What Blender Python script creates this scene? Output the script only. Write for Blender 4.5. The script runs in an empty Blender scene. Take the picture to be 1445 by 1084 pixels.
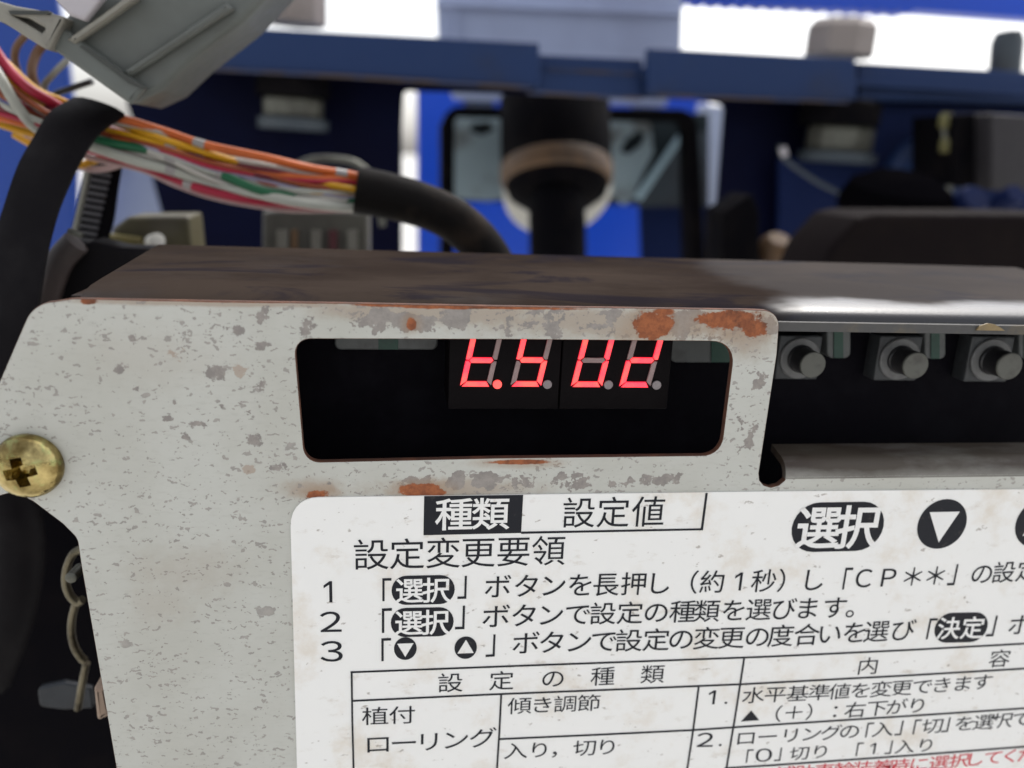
import bpy, bmesh, math, random
from mathutils import Vector, Matrix
random.seed(7)
scene = bpy.context.scene
COL = scene.collection

# ------------------------------------------------------------------ camera
# The face plate is the plane Y = 0 (X right, Z up); the phone sits 11.2 cm in front of it.
F_PX, CX, CY, IMG_W = 1150.0, 722.5, 542.0, 1445.0
CAM = Vector((0.0, -0.112, 0.0))
def rotation(pitch, yaw, roll):
    cp, sp, cy, sy, cr, sr = (math.cos(pitch), math.sin(pitch), math.cos(yaw), math.sin(yaw), math.cos(roll), math.sin(roll))
    rx = Matrix(((1, 0, 0), (0, cp, -sp), (0, sp, cp)))
    ry = Matrix(((cy, 0, sy), (0, 1, 0), (-sy, 0, cy)))
    rz = Matrix(((cr, -sr, 0), (sr, cr, 0), (0, 0, 1)))
    return rz @ rx @ ry
MR = rotation(math.radians(15.534), math.radians(-8.181), math.radians(2.469))
def row_world(i):
    return Vector((MR[i][0], MR[i][2], -MR[i][1]))
AX, AY, AZ = row_world(0), row_world(1), row_world(2)      # image right, image down, view direction
cam_data = bpy.data.cameras.new('camera')
cam = bpy.data.objects.new('camera', cam_data)
COL.objects.link(cam)
m = Matrix((AX, -AY, -AZ)).transposed().to_4x4()
m.translation = CAM
cam.matrix_world = m
cam_data.sensor_width = 36.0
cam_data.lens = 36.0 * F_PX / IMG_W
cam_data.clip_start = 0.005
cam_data.clip_end = 2000.0
scene.camera = cam

def P(px, py, Y=0.0):
    """Point at depth Y behind the face plate that the photograph shows at (px, py)."""
    ray = AX * ((px - CX) / F_PX) + AY * ((py - CY) / F_PX) + AZ
    return CAM + ray * ((Y - CAM.y) / ray.y)
def scale_at(px, py, Y=0.0):
    return (P(px + 1, py, Y) - P(px - 1, py, Y)).length / 2

cam_data.dof.use_dof = True
cam_data.dof.focus_distance = (P(760, 640) - CAM).dot(AZ)
cam_data.dof.aperture_fstop = 13.0

# ------------------------------------------------------------------ light
SUN_ELEV, SUN_AZ = math.radians(54), math.radians(38)      # hazy day: a wide soft sun behind the machine, so its front is in shade
world = bpy.data.worlds.new('World')
scene.world = world
world.use_nodes = True
wn = world.node_tree.nodes
sky = wn.new('ShaderNodeTexSky')
sky.sky_type = 'NISHITA'
sky.sun_disc = False
sky.sun_elevation = SUN_ELEV
sky.sun_rotation = SUN_AZ
sky.air_density = 1.0
sky.dust_density = 4.0
sky.ozone_density = 1.0
haze_grey = wn.new('ShaderNodeHueSaturation')       # thin cloud: the same sky with most of its blue washed out
haze_grey.inputs['Saturation'].default_value = 0.25
world.node_tree.links.new(sky.outputs[0], haze_grey.inputs['Color'])
world.node_tree.links.new(haze_grey.outputs[0], wn['Background'].inputs[0])
wn['Background'].inputs[1].default_value = 0.15
sun_data = bpy.data.lights.new('sun', 'SUN')
sun_data.energy = 0.5
sun_data.angle = math.radians(10)
sun_data.color = (1.0, 0.96, 0.9)
sun = bpy.data.objects.new('sun', sun_data)
COL.objects.link(sun)
to_sun = Vector((math.sin(SUN_AZ) * math.cos(SUN_ELEV), math.cos(SUN_AZ) * math.cos(SUN_ELEV), math.sin(SUN_ELEV)))
sun.rotation_euler = to_sun.to_track_quat('Z', 'Y').to_euler()
scene.view_settings.view_transform = 'Standard'
scene.view_settings.look = 'None'
scene.view_settings.exposure = 1.0
scene.view_settings.gamma = 1.0
scene.view_settings.use_curve_mapping = False

# ------------------------------------------------------------------ material helpers
class Mat:
    def __init__(self, name, base=(0.5, 0.5, 0.5), rough=0.5, metal=0.0, spec=0.5):
        self.m = bpy.data.materials.new(name)
        self.m.use_nodes = True
        self.t = self.m.node_tree
        self.b = self.t.nodes['Principled BSDF']
        self.b.inputs['Base Color'].default_value = (*base, 1)
        self.b.inputs['Roughness'].default_value = rough
        self.b.inputs['Metallic'].default_value = metal
        self.b.inputs['Specular IOR Level'].default_value = spec
        self._co = None
    def new(self, kind, **kw):
        n = self.t.nodes.new(kind)
        for k, v in kw.items():
            setattr(n, k, v)
        return n
    def link(self, a, b):
        self.t.links.new(a, b)
    def co(self):
        if self._co is None:
            self._co = self.new('ShaderNodeTexCoord').outputs['Object']
        return self._co
    def math(self, op, a, b=None, c=None, clamp=False):
        n = self.new('ShaderNodeMath', operation=op)
        n.use_clamp = clamp
        for i, v in enumerate((a, b, c)):
            if v is None:
                continue
            if isinstance(v, (int, float)):
                n.inputs[i].default_value = v
            else:
                self.link(v, n.inputs[i])
        return n.outputs[0]
    def mapped(self, scale=(1, 1, 1), rot=(0, 0, 0), loc=(0, 0, 0)):
        n = self.new('ShaderNodeMapping')
        n.inputs['Scale'].default_value = scale
        n.inputs['Rotation'].default_value = rot
        n.inputs['Location'].default_value = loc
        self.link(self.co(), n.inputs['Vector'])
        return n.outputs[0]
    def noise(self, scale, detail=4.0, rough=0.55, vec=None, dist=0.0):
        n = self.new('ShaderNodeTexNoise')
        n.inputs['Scale'].default_value = scale
        n.inputs['Detail'].default_value = detail
        n.inputs['Roughness'].default_value = rough
        n.inputs['Distortion'].default_value = dist
        self.link(vec if vec is not None else self.co(), n.inputs['Vector'])
        return n.outputs['Fac']
    def ramp(self, fac, lo, hi):
        n = self.new('ShaderNodeMapRange', interpolation_type='SMOOTHSTEP')
        n.inputs['From Min'].default_value = lo
        n.inputs['From Max'].default_value = hi
        self.link(fac, n.inputs['Value'])
        return n.outputs[0]
    def mix(self, fac, a, b):
        n = self.new('ShaderNodeMix', data_type='RGBA')
        for sock, v in ((n.inputs['Factor'], fac), (n.inputs['A'] if False else n.inputs[6], a), (n.inputs[7], b)):
            if isinstance(v, tuple):
                sock.default_value = (*v, 1)
            elif isinstance(v, (int, float)):
                sock.default_value = v
            else:
                self.link(v, sock)
        return n.outputs[2]
    def color(self, sock):
        self.link(sock, self.b.inputs['Base Color'])
    def roughness(self, sock):
        self.link(sock, self.b.inputs['Roughness'])
    def bump(self, height, strength=0.3, dist=0.0002):
        n = self.new('ShaderNodeBump')
        n.inputs['Strength'].default_value = strength
        n.inputs['Distance'].default_value = dist
        self.link(height, n.inputs['Height'])
        self.link(n.outputs[0], self.b.inputs['Normal'])

def worn(name, base, dirt, rough=0.5, metal=0.0, scale=60.0, lo=0.45, hi=0.7, amount=0.8, spec=0.5):
    """A surface of one colour with grime of another in soft patches, and uneven gloss."""
    k = Mat(name, base, rough, metal, spec)
    n = k.noise(scale, 6, 0.6)
    f = k.math('MULTIPLY', k.ramp(n, lo, hi), amount)
    k.color(k.mix(f, base, dirt))
    fine = k.noise(scale * 9, 3, 0.6)
    k.roughness(k.math('MULTIPLY_ADD', fine, 0.3, rough - 0.15))
    k.bump(fine, 0.12, 0.0003)
    return k.m

# ------------------------------------------------------------------ object helpers
def link(name, mesh, mat, parent=None):
    for mm in (mat if isinstance(mat, (list, tuple)) else [mat]):
        mesh.materials.append(mm)
    o = bpy.data.objects.new(name, mesh)
    COL.objects.link(o)
    if parent is not None:
        o.parent = parent
        o.matrix_parent_inverse = parent.matrix_world.inverted()
    return o
def tag(o, label=None, cat=None, group=None, kind=None):
    for k, v in (('label', label), ('category', cat), ('group', group), ('kind', kind)):
        if v:
            o[k] = v
    return o
def thing(name, label, cat, loc=(0, 0, 0), group=None):
    o = bpy.data.objects.new(name, None)
    o.empty_display_size = 0.01
    COL.objects.link(o)
    o.location = loc
    o.matrix_world = Matrix.Translation(loc)
    return tag(o, label, cat, group)

K = 10000.0            # 2D outlines are filled in tenths of a millimetre, then scaled to metres
def fill_rings(rings, extrude=0.0, bevel=0.0, bevel_res=2):
    """Filled 2D outline (x, z in metres; later rings are holes) as a mesh in the XZ plane centred on Y = 0."""
    c = bpy.data.curves.new('outline', 'CURVE')
    c.dimensions = '2D'
    c.fill_mode = 'BOTH'
    c.extrude = max(0.0, extrude - bevel * (1 if bevel else 0)) * K
    c.bevel_depth = bevel * K
    c.bevel_resolution = bevel_res
    if bevel:
        c.offset = -bevel * K
    for r in rings:
        s = c.splines.new('POLY')
        s.points.add(len(r) - 1)
        for p, (x, z) in zip(s.points, r):
            p.co = (x * K, z * K, 0, 1)
        s.use_cyclic_u = True
    o = bpy.data.objects.new('outline', c)
    COL.objects.link(o)
    bpy.context.view_layer.update()
    me = bpy.data.meshes.new_from_object(o.evaluated_get(bpy.context.evaluated_depsgraph_get()))
    bpy.data.objects.remove(o)
    bpy.data.curves.remove(c)
    me.transform(Matrix(((1 / K, 0, 0, 0), (0, 0, -1 / K, 0), (0, 1 / K, 0, 0), (0, 0, 0, 1))))
    return me
def fillet(pts, seg=7):
    """Pixel outline whose points may carry a corner radius (x, y, r)."""
    out, n = [], len(pts)
    for i, p in enumerate(pts):
        if len(p) == 2:
            out.append((p[0], p[1]))
            continue
        x, y, r = p
        a, b = pts[i - 1], pts[(i + 1) % n]
        va, vb = Vector((a[0] - x, a[1] - y)), Vector((b[0] - x, b[1] - y))
        la, lb = va.length, vb.length
        va.normalize(); vb.normalize()
        half = max(0.05, va.angle(vb) / 2)
        t = min(r / math.tan(half), la * 0.49, lb * 0.49)
        p0, p1, c = Vector((x, y)) + va * t, Vector((x, y)) + vb * t, Vector((x, y))
        for k in range(seg + 1):
            u = k / seg
            w = 0.85
            q = (p0 * (1 - u) ** 2 + c * (2 * u * (1 - u) * w) + p1 * u ** 2) / ((1 - u) ** 2 + 2 * u * (1 - u) * w + u ** 2)
            out.append((q.x, q.y))
    return out
def ring_at(pts, Y):
    return [(v.x, v.z) for v in (P(x, y, Y) for x, y in pts)]
def plate(name, rings, Y, thick, mat, parent=None, bevel=0.0, edge=None):
    """Sheet of real thickness whose outline is given in photo pixels at depth Y."""
    rs = [ring_at(fillet(r), Y) for r in rings]
    me = fill_rings(rs, thick / 2, bevel)
    me.transform(Matrix.Translation((0, Y + thick / 2, 0)))
    o = link(name, me, [mat, edge] if edge else mat, parent)
    if edge:
        for p in me.polygons:
            p.material_index = 1 if abs(p.normal.y) < 0.75 else 0
    if bevel:
        smooth(me, 35)
    return o
def smooth(me, angle=40):
    me.polygons.foreach_set('use_smooth', [True] * len(me.polygons))
    me.set_sharp_from_angle(angle=math.radians(angle))
def from_bm(name, bm, mat, parent=None, angle=40, do_smooth=True):
    bmesh.ops.recalc_face_normals(bm, faces=bm.faces)
    me = bpy.data.meshes.new(name)
    bm.to_mesh(me)
    bm.free()
    if do_smooth:
        smooth(me, angle)
    return link(name, me, mat, parent)
def catmull(pts, n=8):
    pts = [Vector(p) for p in pts]
    q = [pts[0] * 2 - pts[1]] + pts + [pts[-1] * 2 - pts[-2]]
    out = []
    for i in range(1, len(q) - 2):
        a, b, c, d = q[i - 1:i + 3]
        for k in range(n):
            t = k / n
            out.append(0.5 * (2 * b + (c - a) * t + (2 * a - 5 * b + 4 * c - d) * t * t + (3 * b - a - 3 * c + d) * t ** 3))
    out.append(q[-2].copy())
    return out
def add_tube(bm, path, rad, seg=12, squash=1.0):
    n = len(path)
    rings = []
    side = Vector((0, 1, 0))
    for i, p in enumerate(path):
        d = (path[min(i + 1, n - 1)] - path[max(i - 1, 0)]).normalized()
        a = d.cross(side)
        if a.length < 1e-4:
            a = d.cross(Vector((1, 0, 0)))
        a.normalize()
        b = a.cross(d).normalized()
        r = rad[min(i, len(rad) - 1)] if isinstance(rad, (list, tuple)) else rad
        rings.append([bm.verts.new(p + a * (r * math.cos(2 * math.pi * k / seg)) + b * (r * squash * math.sin(2 * math.pi * k / seg))) for k in range(seg)])
    for r0, r1 in zip(rings, rings[1:]):
        for k in range(seg):
            bm.faces.new((r0[k], r0[(k + 1) % seg], r1[(k + 1) % seg], r1[k]))
    bm.faces.new(rings[0]); bm.faces.new(rings[-1])
def tube(name, pts, rad, mat, parent=None, n=8, seg=12, squash=1.0):
    bm = bmesh.new()
    path = catmull(pts, n)
    if isinstance(rad, (list, tuple)):
        m_ = len(rad) - 1
        rad = [rad[min(int(t), m_)] * (1 - (t - int(t))) + rad[min(int(t) + 1, m_)] * (t - int(t)) for t in (i / (len(path) - 1) * m_ for i in range(len(path)))]
    add_tube(bm, path, rad, seg, squash)
    return from_bm(name, bm, mat, parent)
def frame(origin, axis):
    z = Vector(axis).normalized()
    x = z.cross(Vector((0, 1, 0)))
    if x.length < 1e-4:
        x = Vector((1, 0, 0))
    x.normalize()
    y = z.cross(x)
    mm = Matrix((x, y, z)).transposed().to_4x4()
    mm.translation = origin
    return mm
def add_lathe(bm, prof, mat4, seg=40, sides=None):
    rings = []
    seg = sides or seg
    for r, z in prof:
        if r < 1e-7:
            rings.append([bm.verts.new(mat4 @ Vector((0, 0, z)))])
        else:
            rings.append([bm.verts.new(mat4 @ Vector((r * math.cos(2 * math.pi * k / seg), r * math.sin(2 * math.pi * k / seg), z))) for k in range(seg)])
    for a, b in zip(rings, rings[1:]):
        for k in range(seg):
            j = (k + 1) % seg
            vs = [a[k % len(a)], a[j % len(a)], b[j % len(b)], b[k % len(b)]]
            u = []
            for v in vs:
                if v not in u:
                    u.append(v)
            if len(u) > 2:
                bm.faces.new(u)
    for r in (rings[0], rings[-1]):
        if len(r) > 2:
            bm.faces.new(r)
def lathe(name, prof, origin, axis, mat, parent=None, seg=40, sides=None, angle=35):
    bm = bmesh.new()
    add_lathe(bm, prof, frame(origin, axis), seg, sides)
    return from_bm(name, bm, mat, parent, angle)
def add_box(bm, lo, hi, bevel=0.0):
    c = [(lo[i] + hi[i]) / 2 for i in range(3)]
    r = bmesh.ops.create_cube(bm, size=1, matrix=Matrix.Translation(c) @ Matrix.Diagonal((hi[0] - lo[0], hi[1] - lo[1], hi[2] - lo[2], 1)))
    if bevel:
        es = list({e for v in r['verts'] for e in v.link_edges})
        bmesh.ops.bevel(bm, geom=es, offset=bevel, segments=3, affect='EDGES', profile=0.5)
def box(name, lo, hi, mat, parent=None, bevel=0.0):
    bm = bmesh.new()
    add_box(bm, lo, hi, bevel)
    return from_bm(name, bm, mat, parent)
def px_box(name, x0, y0, x1, y1, Y, depth, mat, parent=None, bevel=0.0):
    """Box whose front face fills the photo rectangle at depth Y and reaches depth metres back."""
    a, b = P(x0, y0, Y), P(x1, y1, Y)
    return box(name, (min(a.x, b.x), Y, min(a.z, b.z)), (max(a.x, b.x), Y + depth, max(a.z, b.z)), mat, parent, bevel)
def sweep_x(name, prof, x0, x1, mat, parent=None, angle=50, close=True):
    """Profile in (Y, Z) drawn out along X."""
    bm = bmesh.new()
    a = [bm.verts.new((x0, y, z)) for y, z in prof]
    b = [bm.verts.new((x1, y, z)) for y, z in prof]
    n = len(prof)
    for i in range(n if close else n - 1):
        j = (i + 1) % n
        bm.faces.new((a[i], a[j], b[j], b[i]))
    if close:
        bm.faces.new(a); bm.faces.new(b)
    return from_bm(name, bm, mat, parent, angle)
def strip(name, left, right, Ys, thick, mat, parent=None, n=6):
    """Flat strap between two pixel edges, with depth per point."""
    L = catmull([P(x, y, Y) for (x, y), Y in zip(left, Ys)], n)
    R = catmull([P(x, y, Y) for (x, y), Y in zip(right, Ys)], n)
    bm = bmesh.new()
    rows = []
    W = 6
    for i, (l, r) in enumerate(zip(L, R)):
        d = (L[min(i + 1, len(L) - 1)] - L[max(i - 1, 0)]).normalized()
        nrm = d.cross((r - l).normalized()).normalized()
        if nrm.y > 0:
            nrm.negate()
        top = [bm.verts.new(l.lerp(r, k / W) + nrm * (thick * math.sin(math.pi * k / W) ** 0.5 if 0 < k < W else 0)) for k in range(W + 1)]
        bot = [bm.verts.new(l.lerp(r, k / W) - nrm * thick) for k in range(W, -1, -1)]
        rows.append(top + bot)
    for a, b in zip(rows, rows[1:]):
        for k in range(len(a)):
            j = (k + 1) % len(a)
            bm.faces.new((a[k], a[j], b[j], b[k]))
    bm.faces.new(rows[0]); bm.faces.new(rows[-1])
    return from_bm(name, bm, mat, parent, 60)

# ------------------------------------------------------------------ lettering (outlines of the printed characters)
# each character: its outlines as x, y, x, y ... in thousandths of its cell
GLYPHS = {
    '種': ((433, 535, 433, 214, 641, 214, 641, 142, 422, 142, 422, 82, 641, 82, 641, 3, 365, 3, 365, -59, 965, -59, 965, 3, 713, 3, 713, 82, 931, 82, 931, 142, 713, 142, 713, 214, 926, 214, 926, 535, 713, 535, 713, 602, 946, 602, 946, 664, 713, 664, 713, 738, 944, 771, 898, 828, 674, 796, 409, 779, 427, 721, 641, 732, 641, 664, 391, 664, 391, 602, 641, 602, 641, 535), (500, 350, 641, 350, 641, 270, 500, 270), (713, 350, 857, 350, 857, 270, 713, 270), (500, 479, 641, 479, 641, 400, 500, 400), (713, 479, 857, 479, 857, 400, 713, 400), (361, 826, 216, 779, 43, 744, 65, 687, 212, 712, 212, 558, 49, 558, 49, 488, 202, 488, 154, 371, 93, 260, 28, 172, 67, 103, 143, 219, 212, 365, 212, -78, 286, -78, 286, 353, 377, 229, 422, 288, 286, 426, 286, 488, 411, 488, 411, 558, 286, 558, 286, 729, 413, 768),),
    '類': ((329, 359, 421, 274, 466, 308, 373, 390), (399, 813, 342, 690, 392, 672, 462, 793), (72, 789, 106, 729, 128, 671, 184, 694, 161, 751, 125, 810), (583, 421, 853, 421, 853, 324, 583, 324), (583, 268, 853, 268, 853, 170, 583, 170), (583, 573, 853, 573, 853, 477, 583, 477), (606, 92, 521, 24, 411, -32, 461, -82, 575, -22, 671, 54), (753, 50, 846, -16, 921, -81, 979, -40, 901, 24, 807, 88), (230, 365, 230, 273, 52, 273, 52, 209, 227, 209, 217, 164, 196, 118, 161, 74, 109, 33, 35, -6, 77, -63, 169, -11, 231, 46, 270, 107, 415, -12, 465, 39, 290, 172, 296, 209, 478, 209, 478, 273, 298, 273, 298, 365), (231, 827, 231, 654, 51, 654, 51, 593, 202, 593, 124, 503, 33, 436, 79, 386, 159, 451, 231, 538, 231, 390, 297, 390, 297, 520, 438, 410, 480, 464, 297, 580, 297, 593, 474, 593, 474, 654, 297, 654, 297, 827), (514, 632, 514, 111, 925, 111, 925, 632, 720, 632, 751, 727, 957, 727, 957, 793, 482, 793, 482, 727, 670, 727, 649, 632),),
    '設': ((89, 538, 89, 478, 386, 478, 386, 538), (89, 406, 89, 347, 387, 347, 387, 406), (47, 670, 47, 608, 428, 608, 428, 670), (156, 814, 231, 680, 292, 715, 215, 844), (417, 398, 417, 328, 503, 328, 459, 313, 526, 193, 611, 90, 503, 29, 386, -11, 386, 273, 89, 273, 89, -67, 155, -67, 155, -19, 384, -19, 420, -80, 550, -30, 669, 41, 785, -30, 918, -78, 966, -10, 839, 30, 728, 90, 801, 171, 861, 268, 906, 381, 859, 401, 846, 398), (155, 210, 319, 210, 319, 44, 155, 44), (514, 804, 514, 694, 511, 650, 501, 605, 480, 560, 443, 517, 389, 478, 438, 423, 499, 470, 541, 522, 567, 579, 580, 636, 584, 692, 584, 734, 750, 734, 750, 573, 756, 512, 780, 479, 830, 469, 896, 469, 946, 474, 940, 539, 896, 534, 835, 534, 823, 542, 821, 572, 821, 804), (810, 328, 749, 223, 669, 136, 588, 224, 527, 328),),
    '定': ((224, 378, 207, 274, 181, 180, 145, 97, 97, 26, 36, -33, 97, -83, 158, -19, 207, 57, 247, 144, 309, 56, 385, -4, 475, -41, 580, -59, 698, -64, 932, -64, 960, 12, 702, 11, 538, 23, 538, 225, 836, 225, 836, 295, 538, 295, 538, 459, 795, 459, 795, 532, 211, 532, 211, 459, 460, 459, 460, 44, 385, 85, 323, 149, 276, 239, 300, 370), (426, 826, 472, 727, 82, 727, 82, 509, 156, 509, 156, 656, 841, 656, 841, 509, 918, 509, 918, 727, 558, 727, 500, 847),),
    '値': ((569, 393, 825, 393, 825, 310, 569, 310), (569, 256, 825, 256, 825, 172, 569, 172), (569, 529, 825, 529, 825, 448, 569, 448), (498, 587, 498, 115, 898, 115, 898, 587, 682, 587, 693, 671, 954, 671, 954, 738, 701, 738, 710, 835, 635, 840, 627, 738, 351, 738, 351, 671, 621, 671, 611, 587), (340, 536, 340, -79, 410, -79, 410, -30, 960, -30, 960, 37, 410, 37, 410, 536), (264, 836, 197, 687, 112, 550, 16, 437, 58, 363, 160, 487, 160, -78, 232, -78, 232, 600, 288, 706, 335, 815),),
    '変': ((226, 623, 161, 518, 75, 432, 135, 390, 222, 487, 294, 605), (691, 591, 790, 495, 869, 399, 929, 440, 849, 531, 748, 625), (391, 388, 316, 308, 208, 230, 71, 162, 120, 108, 212, 154, 293, 205, 356, 135, 431, 75, 248, 18, 46, -16, 84, -83, 231, -57, 372, -19, 502, 32, 624, -20, 763, -58, 917, -82, 961, -12, 822, 5, 694, 34, 580, 73, 665, 131, 737, 201, 795, 282, 746, 315, 732, 312, 419, 312, 471, 372), (346, 245, 352, 250, 683, 250, 605, 172, 506, 109, 416, 171), (432, 834, 478, 751, 70, 751, 70, 685, 347, 685, 347, 390, 423, 390, 423, 685, 576, 685, 576, 390, 652, 390, 652, 685, 930, 685, 930, 751, 562, 751, 504, 852),),
    '更': ((252, 238, 188, 212, 245, 134, 313, 71, 202, 23, 47, -15, 92, -81, 261, -33, 382, 28, 535, -30, 720, -62, 937, -77, 949, -37, 969, -3, 762, 7, 587, 31, 443, 76, 487, 129, 517, 186, 534, 247, 873, 247, 873, 634, 545, 634, 545, 719, 935, 719, 935, 787, 65, 787, 65, 719, 467, 719, 467, 634, 156, 634, 156, 247, 455, 247, 427, 178, 374, 114, 307, 169), (228, 411, 467, 411, 467, 371, 465, 309, 228, 309), (543, 309, 545, 370, 545, 411, 798, 411, 798, 309), (228, 571, 467, 571, 467, 471, 228, 471), (545, 571, 798, 571, 798, 471, 545, 471),),
    '要': ((672, 232, 613, 154, 532, 93, 310, 141, 378, 232), (119, 645, 119, 386, 386, 386, 336, 298, 54, 298, 54, 232, 291, 232, 186, 101, 433, 49, 266, 9, 59, -13, 90, -78, 266, -57, 416, -25, 541, 22, 717, -29, 860, -80, 924, -22, 623, 71, 699, 143, 755, 232, 947, 232, 947, 298, 422, 298, 466, 375, 420, 386, 888, 386, 888, 645, 647, 645, 647, 730, 930, 730, 930, 797, 69, 797, 69, 730, 342, 730, 342, 645), (413, 730, 576, 730, 576, 645, 413, 645), (190, 583, 342, 583, 342, 447, 190, 447), (413, 583, 576, 583, 576, 447, 413, 447), (647, 583, 814, 583, 814, 447, 647, 447),),
    '領': ((558, 422, 849, 422, 849, 324, 558, 324), (558, 268, 849, 268, 849, 169, 558, 169), (558, 574, 849, 574, 849, 478, 558, 478), (593, 93, 501, 24, 382, -33, 431, -83, 554, -23, 658, 54), (742, 49, 838, -17, 915, -83, 974, -40, 893, 25, 797, 88), (181, 537, 233, 463, 270, 387, 323, 432, 284, 504, 233, 573), (490, 633, 490, 111, 920, 111, 920, 633, 713, 633, 741, 728, 950, 728, 950, 793, 451, 793, 451, 728, 660, 728, 641, 633), (77, 372, 77, 307, 359, 307, 307, 206, 249, 116, 154, 190, 108, 143, 219, 50, 304, -56, 353, -6, 297, 68, 378, 198, 445, 347, 399, 376, 389, 372), (254, 848, 192, 731, 112, 625, 28, 541, 67, 480, 163, 583, 251, 712, 352, 611, 429, 518, 466, 578, 386, 669, 282, 768, 304, 815),),
    '選': ((666, 166, 777, 105, 864, 43, 928, 79, 832, 141, 714, 202), (510, 199, 424, 139, 320, 89, 374, 43, 480, 103, 574, 176), (61, 765, 149, 681, 216, 597, 278, 644, 208, 726, 118, 806), (698, 486, 698, 414, 535, 414, 535, 486, 467, 486, 467, 414, 331, 414, 331, 356, 467, 356, 467, 262, 291, 262, 291, 204, 948, 204, 948, 262, 767, 262, 767, 356, 909, 356, 909, 414, 767, 414, 767, 486), (535, 356, 698, 356, 698, 262, 535, 262), (382, 747, 525, 747, 525, 681, 382, 681), (321, 799, 321, 581, 329, 532, 356, 508, 412, 502, 539, 502, 581, 509, 605, 534, 616, 583, 563, 605, 559, 573, 550, 558, 532, 555, 420, 555, 389, 560, 382, 582, 382, 629, 588, 629, 588, 799), (707, 747, 853, 747, 853, 681, 707, 681), (645, 799, 645, 582, 653, 532, 682, 508, 740, 502, 874, 502, 917, 509, 941, 535, 953, 587, 899, 608, 895, 574, 885, 559, 866, 555, 747, 555, 714, 560, 707, 582, 707, 629, 917, 629, 917, 799), (251, 456, 56, 456, 56, 386, 179, 386, 179, 87, 112, 48, 42, -9, 95, -72, 147, -18, 195, 22, 237, 37, 279, 20, 335, -14, 410, -42, 499, -57, 605, -61, 944, -51, 965, 22, 606, 6, 506, 9, 421, 21, 350, 47, 293, 80, 251, 100),),
    '択': ((456, 783, 456, 442, 454, 348, 444, 249, 421, 150, 380, 55, 317, -30, 374, -80, 436, 0, 479, 91, 506, 187, 522, 285, 529, 379, 654, 379, 685, 258, 727, 150, 780, 56, 845, -22, 925, -82, 978, -16, 906, 33, 845, 100, 796, 182, 757, 276, 728, 379, 923, 379, 923, 783), (530, 712, 848, 712, 848, 450, 530, 450), (33, 312, 52, 239, 196, 275, 196, 11, 191, -6, 174, -11, 57, -10, 81, -80, 173, -78, 229, -66, 252, -51, 264, -26, 268, 11, 268, 293, 412, 330, 405, 398, 268, 365, 268, 566, 405, 566, 405, 636, 268, 636, 268, 840, 196, 840, 196, 636, 46, 636, 46, 566, 196, 566, 196, 348),),
    '決': ((91, 777, 190, 723, 270, 663, 313, 725, 232, 781, 132, 831), (38, 506, 139, 455, 220, 399, 263, 462, 180, 515, 79, 562), (66, -18, 130, -66, 296, 260, 238, 307, 151, 131), (804, 382, 631, 382, 635, 497, 635, 609, 804, 609), (560, 839, 560, 680, 362, 680, 362, 609, 560, 609, 560, 498, 555, 382, 307, 382, 307, 311, 544, 311, 522, 235, 486, 162, 433, 93, 359, 30, 261, -28, 321, -82, 421, -21, 497, 48, 553, 121, 592, 200, 616, 282, 654, 184, 703, 98, 762, 25, 833, -36, 916, -82, 969, -18, 888, 23, 820, 77, 762, 144, 716, 223, 681, 311, 961, 311, 961, 382, 877, 382, 877, 680, 635, 680, 635, 839),),
    'ボ': ((752, 790, 699, 768, 778, 632, 832, 656), (870, 819, 817, 796, 898, 662, 952, 686), (322, 367, 252, 401, 167, 263, 61, 139, 130, 93, 231, 221), (740, 400, 672, 364, 761, 237, 839, 98, 913, 139, 831, 273), (92, 602, 92, 518, 177, 521, 455, 521, 455, 514, 455, 70, 445, 41, 416, 32, 301, 44, 308, -36, 450, -43, 499, -34, 527, -7, 536, 37, 536, 514, 536, 521, 801, 521, 882, 519, 882, 602, 800, 597, 536, 597, 536, 699, 542, 771, 448, 771, 455, 700, 455, 597, 177, 597),),
    'タ': ((536, 785, 445, 814, 413, 735, 347, 628, 241, 505, 92, 387, 159, 335, 263, 418, 352, 508, 424, 600, 762, 600, 732, 511, 686, 415, 626, 323, 415, 458, 361, 403, 573, 259, 470, 165, 341, 82, 186, 18, 258, -44, 412, 28, 538, 114, 639, 210, 748, 119, 807, 188, 693, 276, 761, 382, 814, 488, 849, 587, 873, 641, 807, 681, 741, 671, 470, 671, 491, 707),),
    'ン': ((227, 733, 170, 672, 304, 568, 419, 463, 482, 526, 360, 633), (141, 63, 194, -19, 347, 21, 478, 75, 587, 136, 726, 243, 839, 365, 923, 492, 875, 577, 797, 448, 683, 320, 541, 209, 434, 151, 301, 99),),
    'を': ((882, 441, 849, 516, 767, 477, 585, 396, 558, 445, 512, 476, 452, 486, 381, 477, 313, 449, 362, 524, 403, 604, 573, 614, 735, 632, 736, 706, 587, 686, 431, 675, 460, 791, 378, 798, 353, 673, 287, 672, 118, 683, 118, 608, 282, 602, 326, 602, 277, 514, 202, 412, 95, 296, 163, 246, 254, 350, 305, 388, 363, 413, 426, 423, 467, 416, 499, 396, 517, 361, 448, 323, 383, 280, 330, 230, 294, 174, 281, 108, 294, 45, 331, 1, 386, -26, 457, -41, 539, -45, 813, -27, 815, 53, 675, 35, 542, 29, 484, 31, 434, 38, 395, 54, 370, 80, 361, 119, 381, 181, 437, 236, 519, 287, 516, 131, 593, 131, 590, 323, 793, 409),),
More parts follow.
